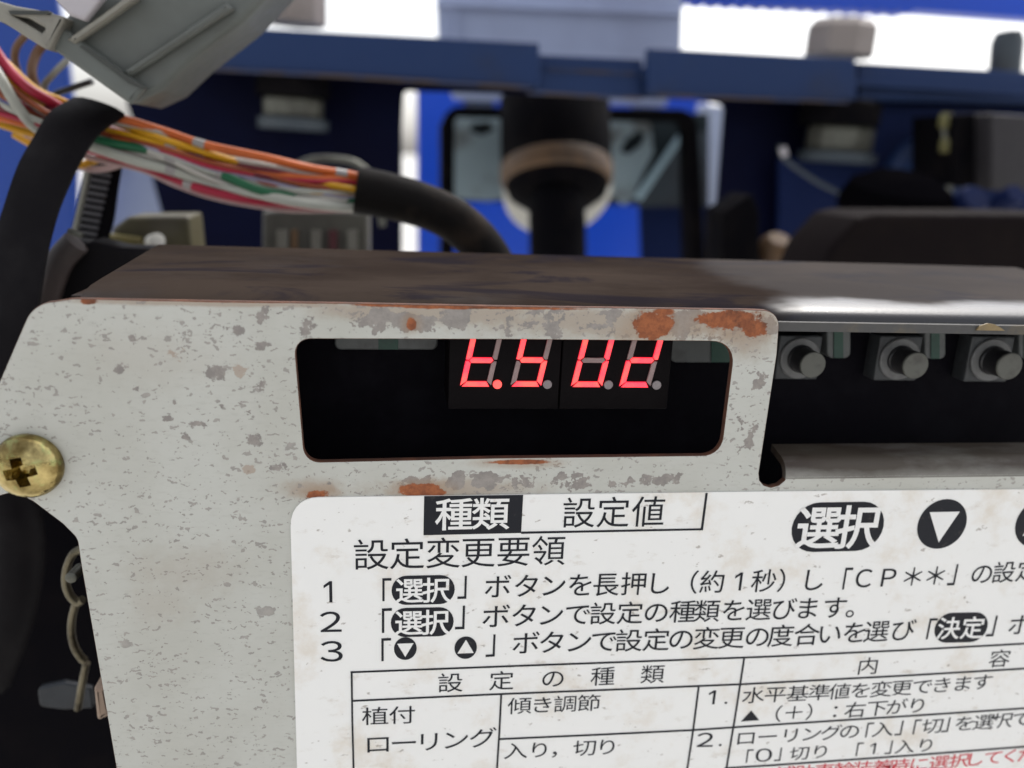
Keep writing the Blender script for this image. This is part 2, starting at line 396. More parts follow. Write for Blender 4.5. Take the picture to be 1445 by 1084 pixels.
    '長': ((229, 800, 229, 358, 53, 358, 53, 290, 216, 290, 216, 65, 208, 30, 188, 7, 167, -7, 201, -81, 205, -78, 283, -52, 558, 20, 562, 86, 290, 22, 290, 290, 451, 290, 512, 184, 589, 95, 683, 22, 795, -34, 924, -73, 971, -6, 864, 21, 769, 59, 686, 108, 797, 171, 903, 241, 842, 282, 746, 214, 636, 149, 576, 215, 528, 290, 948, 290, 948, 358, 306, 358, 306, 444, 819, 444, 819, 505, 306, 505, 306, 589, 819, 589, 819, 650, 306, 650, 306, 736, 850, 736, 850, 800),),
    '押': ((477, 490, 629, 490, 629, 336, 477, 336), (477, 559, 477, 709, 629, 709, 629, 559), (855, 490, 855, 336, 700, 336, 700, 490), (855, 559, 700, 559, 700, 709, 855, 709), (404, 779, 404, 211, 477, 211, 477, 266, 629, 266, 629, -79, 700, -79, 700, 266, 855, 266, 855, 214, 930, 214, 930, 779), (174, 840, 174, 638, 51, 638, 51, 568, 174, 568, 174, 347, 38, 311, 60, 238, 174, 271, 174, 12, 170, -2, 157, -6, 63, -6, 85, -73, 163, -71, 212, -60, 239, -35, 247, 12, 247, 293, 363, 329, 353, 397, 247, 367, 247, 568, 357, 568, 357, 638, 247, 638, 247, 840),),
    'し': ((340, 779, 239, 780, 247, 678, 237, 172, 248, 86, 281, 23, 332, -19, 399, -43, 480, -51, 601, -37, 702, -1, 784, 51, 849, 111, 898, 170, 841, 238, 794, 177, 737, 120, 667, 74, 584, 43, 483, 31, 429, 36, 384, 52, 349, 80, 327, 122, 319, 180, 331, 678),),
    '（': ((695, 380, 704, 267, 730, 163, 772, 68, 827, -18, 894, -96, 954, -65, 890, 10, 839, 92, 800, 181, 776, 277, 768, 380, 776, 483, 800, 579, 839, 668, 890, 750, 954, 825, 894, 856, 827, 778, 772, 692, 730, 597, 704, 493),),
    '約': ((529, 411, 630, 299, 703, 189, 759, 233, 684, 340, 582, 449), (226, 189, 257, -34, 321, -18, 287, 204), (106, 197, 78, 74, 40, -35, 105, -59, 142, 53, 173, 183), (349, 206, 412, 12, 471, 34, 405, 225), (572, 840, 533, 706, 480, 583, 415, 481, 480, 438, 562, 583, 850, 583, 838, 270, 820, 89, 795, 13, 778, 1, 754, -2, 610, 3, 627, -34, 635, -72, 783, -73, 828, -62, 864, -31, 894, 58, 913, 259, 927, 615, 928, 654, 592, 654, 646, 825), (71, 240, 138, 259, 385, 299, 398, 244, 463, 264, 435, 361, 394, 469, 333, 453, 367, 360, 177, 333, 306, 478, 425, 641, 361, 682, 280, 559, 151, 548, 245, 673, 331, 812, 261, 842, 173, 686, 104, 590, 70, 552, 42, 535, 66, 466, 230, 493, 128, 375, 83, 332, 46, 312),),
    '秒': ((493, 670, 462, 507, 416, 368, 479, 337, 528, 484, 563, 657), (775, 662, 842, 520, 887, 387, 955, 412, 909, 544, 839, 684), (839, 351, 785, 243, 711, 153, 615, 82, 498, 28, 360, -11, 401, -77, 547, -31, 671, 31, 772, 110, 851, 209, 909, 329), (633, 840, 633, 221, 705, 221, 705, 840), (372, 826, 226, 780, 53, 745, 74, 687, 210, 709, 210, 558, 43, 558, 43, 488, 201, 488, 153, 371, 93, 260, 30, 172, 68, 103, 143, 218, 210, 363, 210, -78, 284, -78, 284, 385, 371, 242, 416, 301, 284, 468, 284, 488, 425, 488, 425, 558, 284, 558, 284, 725, 418, 766),),
    '）': ((305, 380, 296, 493, 270, 597, 228, 692, 173, 778, 106, 856, 46, 825, 110, 750, 161, 668, 200, 579, 224, 483, 232, 380, 224, 277, 200, 181, 161, 92, 110, 10, 46, -65, 106, -96, 173, -18, 228, 68, 270, 163, 296, 267),),
    'の': ((476, 642, 453, 504, 420, 372, 369, 236, 318, 160, 269, 136, 241, 143, 213, 164, 189, 200, 172, 251, 166, 318, 180, 402, 220, 484, 284, 557, 370, 612), (559, 644, 652, 622, 726, 579, 781, 516, 815, 440, 826, 353, 812, 258, 773, 182, 717, 123, 648, 81, 572, 56, 486, 43, 533, -31, 663, 0, 767, 56, 844, 134, 892, 233, 908, 350, 891, 466, 841, 567, 761, 647, 655, 699, 525, 718, 386, 697, 266, 637, 172, 548, 110, 437, 88, 311, 98, 220, 125, 146, 165, 90, 213, 56, 266, 44, 320, 57, 370, 94, 417, 157, 460, 244, 499, 355, 535, 499),),
    '「': ((650, 846, 650, 199, 724, 199, 724, 777, 966, 777, 966, 846),),
    '」': ((350, -86, 350, 561, 276, 561, 276, -17, 34, -17, 34, -86),),
    'び': ((802, 780, 752, 763, 819, 620, 871, 640), (904, 819, 855, 800, 923, 660, 975, 679), (90, 670, 96, 586, 152, 595, 321, 617, 268, 552, 218, 477, 176, 391, 147, 295, 136, 188, 149, 98, 186, 27, 244, -24, 319, -56, 407, -66, 550, -39, 650, 35, 711, 145, 739, 279, 739, 428, 800, 322, 874, 229, 927, 300, 850, 383, 794, 471, 756, 560, 731, 646, 715, 724, 636, 701, 659, 627, 680, 421, 666, 252, 616, 124, 530, 44, 409, 16, 350, 22, 296, 42, 253, 77, 224, 131, 214, 205, 230, 324, 272, 430, 327, 520, 383, 589, 430, 632, 483, 650, 459, 720, 313, 688, 144, 670),),
    'ま': ((500, 178, 501, 111, 486, 58, 448, 31, 395, 24, 315, 35, 270, 64, 256, 105, 273, 147, 323, 177, 403, 188), (185, 473, 186, 398, 436, 384, 493, 384, 497, 248, 413, 254, 334, 247, 269, 226, 222, 194, 192, 152, 182, 101, 191, 49, 219, 8, 264, -22, 326, -40, 404, -46, 472, -38, 522, -17, 555, 14, 574, 53, 580, 94, 578, 156, 672, 113, 753, 60, 820, 5, 866, 76, 795, 129, 696, 186, 574, 232, 567, 386, 844, 409, 845, 484, 566, 457, 566, 469, 566, 597, 836, 620, 837, 693, 566, 666, 567, 727, 573, 794, 488, 794, 492, 734, 492, 663, 446, 663, 317, 670, 190, 685, 191, 611, 447, 594, 491, 594, 491, 469, 491, 454, 437, 454, 313, 459),),
    'す': ((568, 372, 562, 294, 531, 247, 480, 231, 429, 243, 392, 277, 378, 330, 393, 386, 430, 423, 479, 436, 516, 429, 547, 409), (96, 653, 98, 576, 545, 593, 546, 492, 479, 503, 424, 494, 376, 470, 338, 433, 312, 385, 303, 329, 312, 270, 337, 223, 373, 189, 418, 169, 467, 162, 514, 169, 554, 189, 497, 109, 408, 51, 289, 12, 356, -54, 477, -3, 562, 62, 617, 138, 646, 219, 655, 301, 647, 371, 623, 429, 621, 594, 635, 594, 928, 589, 929, 663, 636, 664, 621, 664, 622, 729, 627, 792, 536, 792, 542, 729, 544, 663),),
    '。': ((194, 244, 118, 223, 63, 169, 42, 92, 63, 15, 118, -40, 194, -61, 243, -53, 285, -32, 318, 1, 339, 43, 347, 92, 326, 169, 271, 223), (194, -10, 143, 4, 107, 40, 93, 92, 107, 143, 143, 179, 194, 193, 246, 179, 282, 143, 296, 92, 282, 40, 246, 4),),
    'で': ((79, 658, 88, 571, 323, 605, 558, 630, 503, 589, 452, 532, 410, 463, 382, 382, 371, 292, 394, 173, 457, 82, 548, 18, 655, -22, 767, -37, 796, 46, 698, 57, 604, 85, 525, 134, 471, 207, 451, 309, 461, 383, 491, 459, 538, 529, 602, 587, 680, 626, 776, 640, 876, 642, 876, 722, 606, 704, 168, 663), (732, 519, 681, 497, 763, 356, 814, 380), (841, 561, 792, 538, 876, 398, 928, 423),),
    '度': ((386, 644, 386, 557, 225, 557, 225, 495, 386, 495, 386, 329, 775, 329, 775, 495, 937, 495, 937, 557, 775, 557, 775, 644, 701, 644, 701, 557, 458, 557, 458, 644), (701, 495, 701, 389, 458, 389, 458, 495), (757, 203, 679, 133, 579, 78, 483, 134, 408, 203), (239, 265, 239, 203, 369, 203, 335, 189, 407, 112, 497, 47, 349, 11, 192, -10, 222, -74, 406, -44, 576, 7, 737, -47, 918, -80, 962, -15, 803, 8, 660, 46, 743, 99, 812, 164, 867, 243, 820, 268, 807, 265), (473, 827, 513, 741, 126, 741, 126, 468, 121, 302, 97, 121, 37, -46, 104, -80, 166, 97, 195, 291, 201, 469, 201, 670, 948, 670, 948, 741, 598, 741, 548, 845),),
    '合': ((517, 843, 446, 753, 360, 670, 261, 595, 153, 531, 40, 479, 94, 413, 248, 494, 248, 444, 753, 444, 753, 511, 916, 422, 940, 459, 969, 490, 816, 563, 676, 653, 551, 764, 583, 809), (277, 513, 399, 605, 506, 710, 623, 602, 749, 513), (196, 324, 196, -78, 272, -78, 272, -22, 738, -22, 738, -74, 817, -74, 817, 324), (272, 48, 272, 256, 738, 256, 738, 48),),
    'い': ((223, 698, 126, 700, 133, 611, 144, 344, 167, 208, 203, 108, 249, 41, 301, 3, 357, -9, 397, -2, 435, 22, 472, 65, 509, 130, 545, 219, 482, 290, 450, 193, 407, 117, 358, 86, 318, 99, 284, 136, 256, 194, 235, 271, 222, 364, 215, 601), (744, 670, 666, 643, 750, 501, 808, 325, 840, 140, 920, 173, 887, 351, 826, 527),),
    '内': ((99, 669, 99, -82, 173, -82, 173, 595, 462, 595, 454, 512, 431, 426, 386, 339, 311, 255, 199, 179, 253, 122, 368, 206, 448, 297, 498, 392, 635, 257, 742, 135, 804, 184, 676, 319, 521, 464, 538, 595, 829, 595, 829, 20, 824, 1, 804, -5, 645, -3, 671, -79, 785, -78, 858, -67, 885, -50, 899, -22, 903, 19, 903, 669, 539, 669, 539, 840, 463, 840, 463, 669),),
    '容': ((331, 632, 263, 561, 180, 496, 89, 443, 142, 386, 235, 447, 325, 524, 402, 609), (587, 588, 731, 488, 846, 388, 900, 438, 781, 536, 637, 631), (495, 544, 429, 458, 346, 380, 251, 310, 147, 250, 37, 202, 86, 142, 220, 207, 220, -81, 293, -81, 293, -47, 705, -47, 705, -77, 781, -77, 781, 219, 911, 154, 960, 217, 805, 287, 665, 375, 542, 489, 560, 515), (293, 20, 293, 188, 705, 188, 705, 20), (298, 255, 408, 340, 502, 436, 606, 336, 719, 255), (433, 829, 474, 748, 83, 748, 83, 566, 156, 566, 156, 679, 841, 679, 841, 566, 918, 566, 918, 748, 561, 748, 510, 847),),
    '植': ((176, 840, 176, 647, 48, 647, 48, 577, 173, 577, 135, 437, 83, 303, 24, 197, 64, 124, 124, 240, 176, 387, 176, -79, 248, -79, 248, 434, 313, 300, 360, 357, 248, 532, 248, 577, 351, 577, 351, 647, 248, 647, 248, 840), (600, 845, 585, 729, 375, 729, 375, 664, 574, 664, 557, 581, 417, 581, 417, 13, 326, 13, 326, -52, 959, -52, 959, 13, 868, 13, 868, 581, 623, 581, 643, 664, 926, 664, 926, 729, 656, 729, 677, 840), (486, 13, 486, 101, 796, 101, 796, 13), (486, 382, 796, 382, 796, 297, 486, 297), (486, 438, 486, 523, 796, 523, 796, 438), (486, 242, 796, 242, 796, 156, 486, 156),),
    '付': ((408, 406, 554, 155, 624, 193, 473, 437), (751, 828, 751, 618, 345, 618, 345, 542, 751, 542, 751, 23, 743, -1, 718, -8, 528, -6, 558, -81, 692, -80, 774, -69, 805, -53, 822, -24, 828, 23, 828, 542, 954, 542, 954, 618, 828, 618, 828, 828), (295, 834, 225, 681, 137, 541, 37, 427, 84, 352, 186, 474, 186, -78, 261, -78, 261, 590, 319, 698, 368, 811),),
    'ロ': ((146, 685, 148, 607, 148, 115, 145, -7, 231, -7, 229, 51, 775, 51, 774, -7, 860, -7, 858, 114, 858, 607, 860, 685, 772, 683, 235, 683), (229, 129, 229, 604, 776, 604, 776, 129),),
    'ー': ((102, 433, 102, 335, 241, 340, 790, 340, 897, 335, 897, 433, 789, 428, 241, 428),),
    'リ': ((776, 759, 682, 759, 687, 672, 687, 514, 681, 357, 657, 247, 604, 161, 535, 101, 454, 57, 365, 28, 430, -41, 510, -9, 594, 38, 668, 105, 707, 157, 736, 216, 757, 289, 769, 384, 773, 510, 773, 672), (312, 751, 221, 751, 225, 679, 225, 346, 220, 269, 312, 269, 308, 345, 308, 679),),
    'グ': ((765, 800, 712, 777, 793, 639, 847, 663), (875, 840, 822, 817, 905, 680, 958, 704), (496, 752, 404, 783, 373, 703, 310, 599, 207, 479, 58, 365, 128, 314, 229, 391, 313, 474, 382, 560, 719, 560, 686, 459, 631, 349, 560, 248, 457, 147, 325, 62, 160, -3, 233, -69, 399, 8, 529, 99, 631, 203, 710, 318, 770, 438, 808, 548, 831, 601, 765, 641, 700, 632, 429, 632, 452, 674),),
    '傾': ((592, 429, 858, 429, 858, 329, 592, 329), (592, 273, 858, 273, 858, 172, 592, 172), (592, 584, 858, 584, 858, 486, 592, 486), (614, 91, 527, 22, 415, -35, 465, -84, 580, -24, 679, 53), (761, 50, 918, -82, 976, -41, 905, 23, 818, 87), (217, 834, 163, 683, 95, 543, 17, 428, 54, 351, 146, 488, 146, -82, 214, -82, 214, 624, 285, 816), (526, 643, 526, 113, 927, 113, 927, 643, 733, 643, 764, 727, 960, 727, 960, 792, 479, 792, 479, 727, 686, 727, 663, 643), (301, 727, 301, 221, 293, 174, 275, 151, 308, 85, 346, 116, 476, 194, 473, 258, 367, 204, 367, 474, 489, 474, 489, 539, 367, 539, 367, 727),),
    'き': ((305, 265, 227, 281, 199, 214, 188, 138, 201, 70, 240, 17, 303, -19, 388, -41, 495, -48, 618, -44, 729, -31, 732, 49, 621, 33, 494, 28, 410, 33, 345, 48, 299, 72, 272, 107, 263, 152, 275, 212), (502, 698, 509, 673, 353, 672, 179, 685, 184, 612, 367, 602, 528, 605, 555, 527, 575, 475, 381, 468, 160, 480, 164, 405, 396, 398, 604, 407, 682, 263, 532, 280, 525, 219, 639, 206, 744, 187, 785, 248, 748, 291, 678, 415, 859, 451, 847, 526, 761, 503, 647, 483, 624, 543, 602, 612, 799, 652, 788, 724, 688, 697, 583, 679, 559, 798, 474, 787),),
    '調': ((79, 538, 79, 478, 349, 478, 349, 538), (79, 406, 79, 347, 349, 347, 349, 406), (41, 670, 41, 608, 379, 608, 379, 670), (147, 813, 217, 678, 274, 713, 201, 842), (80, 273, 80, -67, 141, -67, 141, -19, 340, -19, 325, -39, 375, -80, 430, 9, 466, 110, 487, 216, 497, 322, 499, 422, 499, 728, 868, 728, 868, 13, 864, -2, 849, -6, 743, -5, 765, -75, 847, -73, 897, -61, 923, -35, 930, 13, 930, 795, 438, 795, 438, 422, 433, 280, 408, 133, 350, -3, 350, 273), (653, 698, 653, 614, 551, 614, 551, 556, 653, 556, 653, 454, 535, 454, 535, 397, 832, 397, 832, 454, 710, 454, 710, 556, 814, 556, 814, 614, 710, 614, 710, 698), (552, 315, 552, 35, 606, 35, 606, 81, 804, 81, 804, 315), (606, 259, 749, 259, 749, 138, 606, 138), (141, 210, 289, 210, 289, 44, 141, 44),),
    '節': ((416, 352, 416, 269, 181, 269, 181, 352), (416, 408, 181, 408, 181, 492, 416, 492), (108, -55, 109, -52, 109, -55, 174, -32, 410, 28, 459, -54, 522, -19, 373, 195, 313, 167, 372, 85, 181, 42, 181, 210, 488, 210, 488, 551, 112, 551, 112, 86, 105, 48, 88, 20, 69, 3), (569, 551, 569, -78, 641, -78, 641, 482, 841, 482, 841, 127, 837, 113, 821, 108, 691, 109, 715, 39, 813, 41, 874, 51, 898, 67, 910, 91, 913, 125, 913, 551), (184, 845, 145, 758, 95, 677, 36, 610, 98, 570, 147, 629, 193, 699, 242, 699, 305, 566, 367, 593, 317, 699, 491, 699, 491, 757, 224, 757, 254, 827), (612, 845, 571, 757, 515, 679, 449, 614, 510, 571, 566, 629, 619, 699, 680, 699, 761, 565, 826, 592, 758, 699, 951, 699, 951, 758, 653, 758, 684, 827),),
    '入': ((295, 755, 384, 679, 456, 591, 409, 430, 347, 289, 266, 168, 164, 67, 41, -13, 110, -73, 223, 6, 319, 101, 399, 213, 465, 343, 517, 491, 580, 367, 643, 243, 715, 125, 807, 18, 927, -70, 964, 15, 802, 153, 693, 318, 603, 494, 497, 667, 341, 819),),
    'り': ((339, 789, 251, 792, 243, 706, 223, 550, 212, 383, 223, 224, 300, 230, 298, 353, 317, 436, 356, 520, 411, 594, 478, 646, 551, 666, 608, 653, 652, 616, 684, 558, 704, 483, 710, 394, 691, 262, 636, 164, 553, 94, 447, 49, 323, 22, 370, -50, 509, -13, 626, 46, 715, 131, 772, 246, 792, 395, 781, 511, 750, 606, 702, 678, 639, 722, 564, 738, 491, 724, 425, 687, 369, 635, 324, 574, 292, 511, 310, 649),),
    '，': ((157, -107, 215, -80, 263, -42, 299, 4, 322, 58, 330, 120, 320, 181, 291, 221, 245, 235, 207, 227, 180, 203, 169, 163, 179, 124, 206, 100, 244, 92, 261, 94, 243, 32, 201, -17, 135, -54),),
    '切': ((420, 752, 420, 680, 581, 680, 575, 509, 555, 348, 512, 202, 434, 78, 311, -20, 366, -79, 496, 29, 579, 164, 626, 322, 649, 496, 656, 680, 863, 680, 849, 317, 830, 109, 803, 23, 786, 8, 764, 5, 630, 11, 646, -28, 653, -66, 795, -67, 839, -55, 873, -22, 905, 77, 925, 304, 939, 710, 940, 752), (150, 67, 214, 106, 441, 211, 427, 277, 231, 194, 231, 497, 433, 541, 421, 608, 231, 568, 231, 801, 159, 801, 159, 553, 28, 525, 40, 456, 159, 482, 159, 207, 152, 173, 134, 149, 115, 135),),
    '水': ((71, 584, 71, 508, 317, 508, 282, 395, 235, 294, 178, 207, 112, 134, 39, 76, 100, 18, 181, 88, 255, 179, 318, 290, 370, 420, 407, 568, 358, 587, 344, 584), (817, 652, 726, 540, 623, 433, 542, 596, 542, 838, 462, 838, 462, 22, 457, 5, 440, 0, 314, 1, 343, -81, 439, -78, 500, -65, 524, -48, 538, -20, 542, 23, 542, 445, 601, 340, 669, 242, 745, 155, 829, 82, 919, 24, 975, 93, 858, 164, 753, 261, 660, 377, 774, 484, 885, 604),),
    '平': ((174, 630, 229, 509, 266, 399, 337, 424, 299, 532, 242, 650), (755, 655, 705, 532, 646, 417, 711, 396, 773, 507, 834, 633), (52, 348, 52, 273, 459, 273, 459, -79, 537, -79, 537, 273, 949, 273, 949, 348, 537, 348, 537, 698, 893, 698, 893, 773, 105, 773, 105, 698, 459, 698, 459, 348),),
    '基': ((684, 839, 684, 743, 320, 743, 320, 840, 245, 840, 245, 743, 92, 743, 92, 680, 245, 680, 245, 359, 46, 359, 46, 295, 264, 295, 197, 227, 119, 170, 36, 128, 85, 70, 182, 128, 272, 205, 346, 295, 662, 295, 734, 209, 822, 136, 917, 82, 967, 141, 884, 180, 806, 232, 741, 295, 955, 295, 955, 359, 760, 359, 760, 680, 911, 680, 911, 743, 760, 743, 760, 839), (320, 680, 684, 680, 684, 613, 320, 613), (460, 263, 460, 179, 255, 179, 255, 117, 460, 117, 460, 11, 124, 11, 124, -53, 882, -53, 882, 11, 536, 11, 536, 117, 746, 117, 746, 179, 536, 179, 536, 263), (320, 557, 684, 557, 684, 487, 320, 487), (320, 430, 684, 430, 684, 359, 320, 359),),
    '準': ((115, 783, 202, 743, 275, 700, 314, 759, 241, 799, 153, 835), (40, 613, 199, 536, 237, 594, 163, 631, 77, 665), (67, 295, 119, 237, 305, 450, 264, 500), (459, 257, 459, 185, 53, 185, 53, 116, 459, 116, 459, -81, 536, -81, 536, 116, 951, 116, 951, 185, 536, 185, 536, 257), (581, 816, 620, 733, 459, 733, 508, 824, 437, 846, 384, 748, 316, 658, 239, 584, 299, 537, 358, 597, 358, 240, 431, 240, 431, 284, 923, 284, 923, 346, 684, 346, 684, 422, 877, 422, 877, 474, 684, 474, 684, 548, 875, 548, 875, 599, 684, 599, 684, 673, 907, 673, 907, 733, 704, 733, 653, 835), (613, 346, 431, 346, 431, 422, 613, 422), (613, 548, 613, 474, 431, 474, 431, 548), (613, 599, 431, 599, 431, 673, 613, 673),),
    '＋': ((863, 341, 863, 410, 534, 410, 534, 739, 466, 739, 466, 410, 137, 410, 137, 341, 466, 341, 466, 12, 534, 12, 534, 341),),
    '：': ((250, 486, 287, 495, 315, 521, 326, 560, 315, 600, 287, 627, 250, 636, 213, 627, 185, 600, 174, 560, 185, 521, 213, 495), (250, -4, 287, 5, 315, 32, 326, 71, 315, 111, 287, 137, 250, 146, 213, 137, 185, 111, 174, 71, 185, 32, 213, 5),),
    '右': ((412, 840, 361, 653, 65, 653, 65, 580, 334, 580, 259, 426, 159, 289, 31, 177, 82, 117, 183, 203, 268, 303, 268, -81, 343, -81, 343, -25, 788, -25, 788, -76, 866, -76, 866, 386, 323, 386, 373, 480, 416, 580, 939, 580, 939, 653, 442, 653, 490, 825), (343, 48, 343, 313, 788, 313, 788, 48),),
    '下': ((55, 766, 55, 691, 441, 691, 441, -79, 520, -79, 520, 451, 696, 348, 839, 250, 892, 318, 728, 424, 534, 527, 520, 511, 520, 691, 946, 691, 946, 766),),
    'が': ((768, 661, 695, 628, 766, 521, 830, 390, 874, 269, 951, 306, 870, 488), (780, 806, 726, 784, 807, 645, 862, 669), (890, 846, 837, 824, 920, 686, 974, 710), (64, 557, 73, 471, 163, 483, 290, 496, 243, 338, 171, 158, 79, -2, 160, -35, 254, 148, 323, 338, 371, 504, 478, 511, 514, 509, 543, 499, 565, 480, 579, 449, 584, 403, 579, 291, 563, 182, 537, 97, 514, 64, 484, 49, 449, 45, 327, 66, 340, -18, 458, -32, 517, -25, 566, 0, 604, 51, 637, 155, 656, 284, 662, 412, 654, 482, 631, 531, 595, 561, 551, 577, 499, 582, 387, 575, 413, 717, 424, 777, 332, 786, 325, 679, 306, 568, 154, 557),),
    '補': ((130, 806, 215, 675, 278, 708, 189, 834), (741, 797, 818, 750, 883, 700, 688, 700, 688, 840, 615, 840, 615, 700, 364, 700, 364, 631, 615, 631, 615, 531, 395, 531, 395, -80, 465, -80, 465, 132, 615, 132, 615, -74, 688, -74, 688, 132, 848, 132, 848, 4, 845, -8, 834, -11, 748, -10, 770, -77, 841, -75, 888, -65, 913, -40, 919, 3, 919, 531, 688, 531, 688, 631, 958, 631, 958, 700, 897, 700, 934, 737, 867, 790, 783, 837), (615, 300, 615, 193, 465, 193, 465, 300), (688, 300, 848, 300, 848, 193, 688, 193), (615, 361, 465, 361, 465, 465, 615, 465), (688, 361, 688, 465, 848, 465, 848, 361), (335, 471, 272, 373, 240, 412, 299, 524, 346, 641, 307, 665, 293, 662, 59, 662, 59, 596, 260, 596, 196, 464, 114, 341, 25, 243, 66, 183, 169, 304, 169, -75, 240, -75, 240, 327, 321, 205, 366, 254, 302, 335, 385, 437),),
    '助': ((633, 840, 631, 613, 466, 613, 466, 542, 628, 542, 614, 401, 587, 272, 540, 156, 470, 56, 371, -26, 426, -82, 531, 9, 606, 120, 656, 247, 685, 389, 700, 542, 856, 542, 846, 249, 832, 81, 811, 11, 795, -1, 773, -4, 643, 1, 659, -35, 666, -71, 804, -72, 845, -62, 876, -33, 902, 50, 918, 240, 929, 576, 929, 613, 703, 613, 706, 840), (34, 95, 48, 18, 494, 122, 488, 190, 433, 178, 433, 791, 106, 791, 106, 109), (174, 123, 174, 295, 362, 295, 362, 162), (174, 509, 362, 509, 362, 362, 174, 362), (174, 576, 174, 723, 362, 723, 362, 576),),
    '車': ((158, 606, 158, 216, 459, 216, 459, 135, 53, 135, 53, 66, 459, 66, 459, -83, 536, -83, 536, 66, 951, 66, 951, 135, 536, 135, 536, 216, 846, 216, 846, 606, 536, 606, 536, 680, 917, 680, 917, 749, 536, 749, 536, 839, 459, 839, 459, 749, 83, 749, 83, 680, 459, 680, 459, 606), (230, 382, 459, 382, 459, 279, 230, 279), (536, 382, 771, 382, 771, 279, 536, 279), (230, 543, 459, 543, 459, 441, 230, 441), (536, 543, 771, 543, 771, 441, 536, 441),),
    '輪': ((73, 592, 73, 233, 204, 233, 204, 155, 43, 155, 43, 90, 204, 90, 204, -79, 271, -79, 271, 90, 418, 90, 418, 155, 271, 155, 271, 233, 399, 233, 399, 528, 443, 477, 520, 544, 520, 504, 842, 504, 842, 554, 923, 484, 973, 542, 837, 653, 711, 787, 731, 823, 675, 847, 599, 730, 503, 623, 399, 536, 399, 592, 271, 592, 271, 668, 419, 668, 419, 734, 271, 734, 271, 840, 203, 840, 203, 734, 53, 734, 53, 668, 203, 668, 203, 592), (544, 568, 613, 646, 676, 732, 827, 568), (447, 418, 447, -78, 508, -78, 508, 154, 588, 154, 588, -62, 644, -62, 644, 154, 722, 154, 722, -62, 778, -62, 778, 154, 855, 154, 855, 0, 853, -10, 846, -12, 794, -12, 814, -75, 862, -73, 894, -62, 913, -39, 917, -2, 917, 418), (508, 217, 508, 354, 588, 354, 588, 217), (855, 354, 855, 217, 778, 217, 778, 354), (644, 354, 722, 354, 722, 217, 644, 217), (131, 386, 210, 386, 210, 290, 131, 290), (265, 386, 340, 386, 340, 290, 265, 290), (131, 536, 210, 536, 210, 440, 131, 440), (265, 536, 340, 536, 340, 440, 265, 440),),
    '装': ((68, 742, 137, 688, 190, 634, 238, 682, 183, 734, 114, 785), (439, 375, 472, 309, 52, 309, 52, 247, 400, 247, 293, 186, 168, 136, 37, 102, 80, 46, 260, 105, 260, 39, 251, 6, 230, -14, 208, -24, 233, -85, 305, -62, 575, 0, 578, 60, 333, 10, 333, 139, 421, 190, 494, 247, 550, 156, 621, 77, 706, 13, 806, -38, 918, -74, 961, -12, 828, 28, 715, 89, 808, 136, 894, 189, 839, 230, 760, 176, 668, 125, 612, 182, 567, 247, 949, 247, 949, 309, 557, 309, 511, 396), (624, 840, 624, 702, 386, 702, 386, 636, 624, 636, 624, 477, 416, 477, 416, 411, 916, 411, 916, 477, 699, 477, 699, 636, 935, 636, 935, 702, 699, 702, 699, 840), (37, 485, 63, 422, 272, 519, 272, 369, 342, 369, 342, 840, 272, 840, 272, 588),),
    '着': ((343, 182, 763, 182, 763, 123, 343, 123), (343, 230, 343, 290, 763, 290, 763, 230), (343, 75, 763, 75, 763, 14, 343, 14), (65, 468, 65, 406, 299, 406, 220, 303, 130, 214, 29, 140, 88, 84, 183, 159, 269, 247, 269, -81, 343, -81, 343, -43, 763, -43, 763, -78, 841, -78, 841, 347, 347, 347, 385, 406, 934, 406, 934, 468, 420, 468, 454, 537, 844, 537, 844, 594, 479, 594, 505, 664, 890, 664, 890, 725, 693, 725, 763, 819, 684, 843, 611, 725, 355, 725, 392, 740, 316, 845, 246, 820, 310, 725, 112, 725, 112, 664, 426, 664, 399, 594, 157, 594, 157, 537, 373, 537, 337, 468),),
    '時': ((445, 209, 519, 120, 572, 33, 636, 72, 581, 158, 505, 244), (631, 841, 631, 721, 421, 721, 421, 654, 631, 654, 631, 527, 379, 527, 379, 459, 763, 459, 763, 346, 384, 346, 384, 279, 763, 279, 763, 10, 758, -5, 742, -9, 608, -8, 633, -79, 733, -77, 796, -66, 820, -51, 833, -27, 837, 9, 837, 279, 954, 279, 954, 346, 837, 346, 837, 459, 964, 459, 964, 527, 705, 527, 705, 654, 922, 654, 922, 721, 705, 721, 705, 841), (291, 416, 291, 185, 146, 185, 146, 416), (291, 484, 146, 484, 146, 706, 291, 706), (76, 775, 76, 35, 146, 35, 146, 117, 362, 117, 362, 775),),
    'に': ((456, 675, 456, 595, 663, 586, 867, 595, 867, 676, 665, 663), (495, 268, 423, 275, 406, 157, 415, 105, 443, 64, 491, 33, 559, 14, 649, 7, 789, 13, 899, 28, 897, 112, 776, 92, 649, 86, 579, 91, 531, 104, 500, 124, 485, 149, 480, 176), (265, 752, 176, 760, 169, 689, 142, 512, 124, 288, 135, 104, 161, -33, 233, -28, 230, 7, 235, 52, 306, 276, 264, 308, 206, 162, 197, 302, 215, 501, 247, 685),),
    'て': ((85, 664, 94, 577, 329, 611, 564, 636, 509, 595, 458, 538, 416, 469, 388, 388, 377, 298, 400, 179, 463, 88, 554, 24, 661, -16, 773, -31, 802, 52, 704, 63, 610, 91, 531, 140, 477, 214, 457, 316, 467, 390, 497, 465, 544, 535, 608, 593, 686, 632, 782, 646, 882, 648, 882, 728, 612, 710, 174, 669),),
    'く': ((704, 738, 630, 804, 573, 737, 428, 609, 278, 485, 234, 443, 209, 405, 206, 369, 227, 331, 271, 287, 437, 146, 586, 8, 655, -65, 726, 1, 533, 175, 352, 324, 321, 352, 306, 375, 306, 396, 320, 418, 349, 445, 635, 681),),
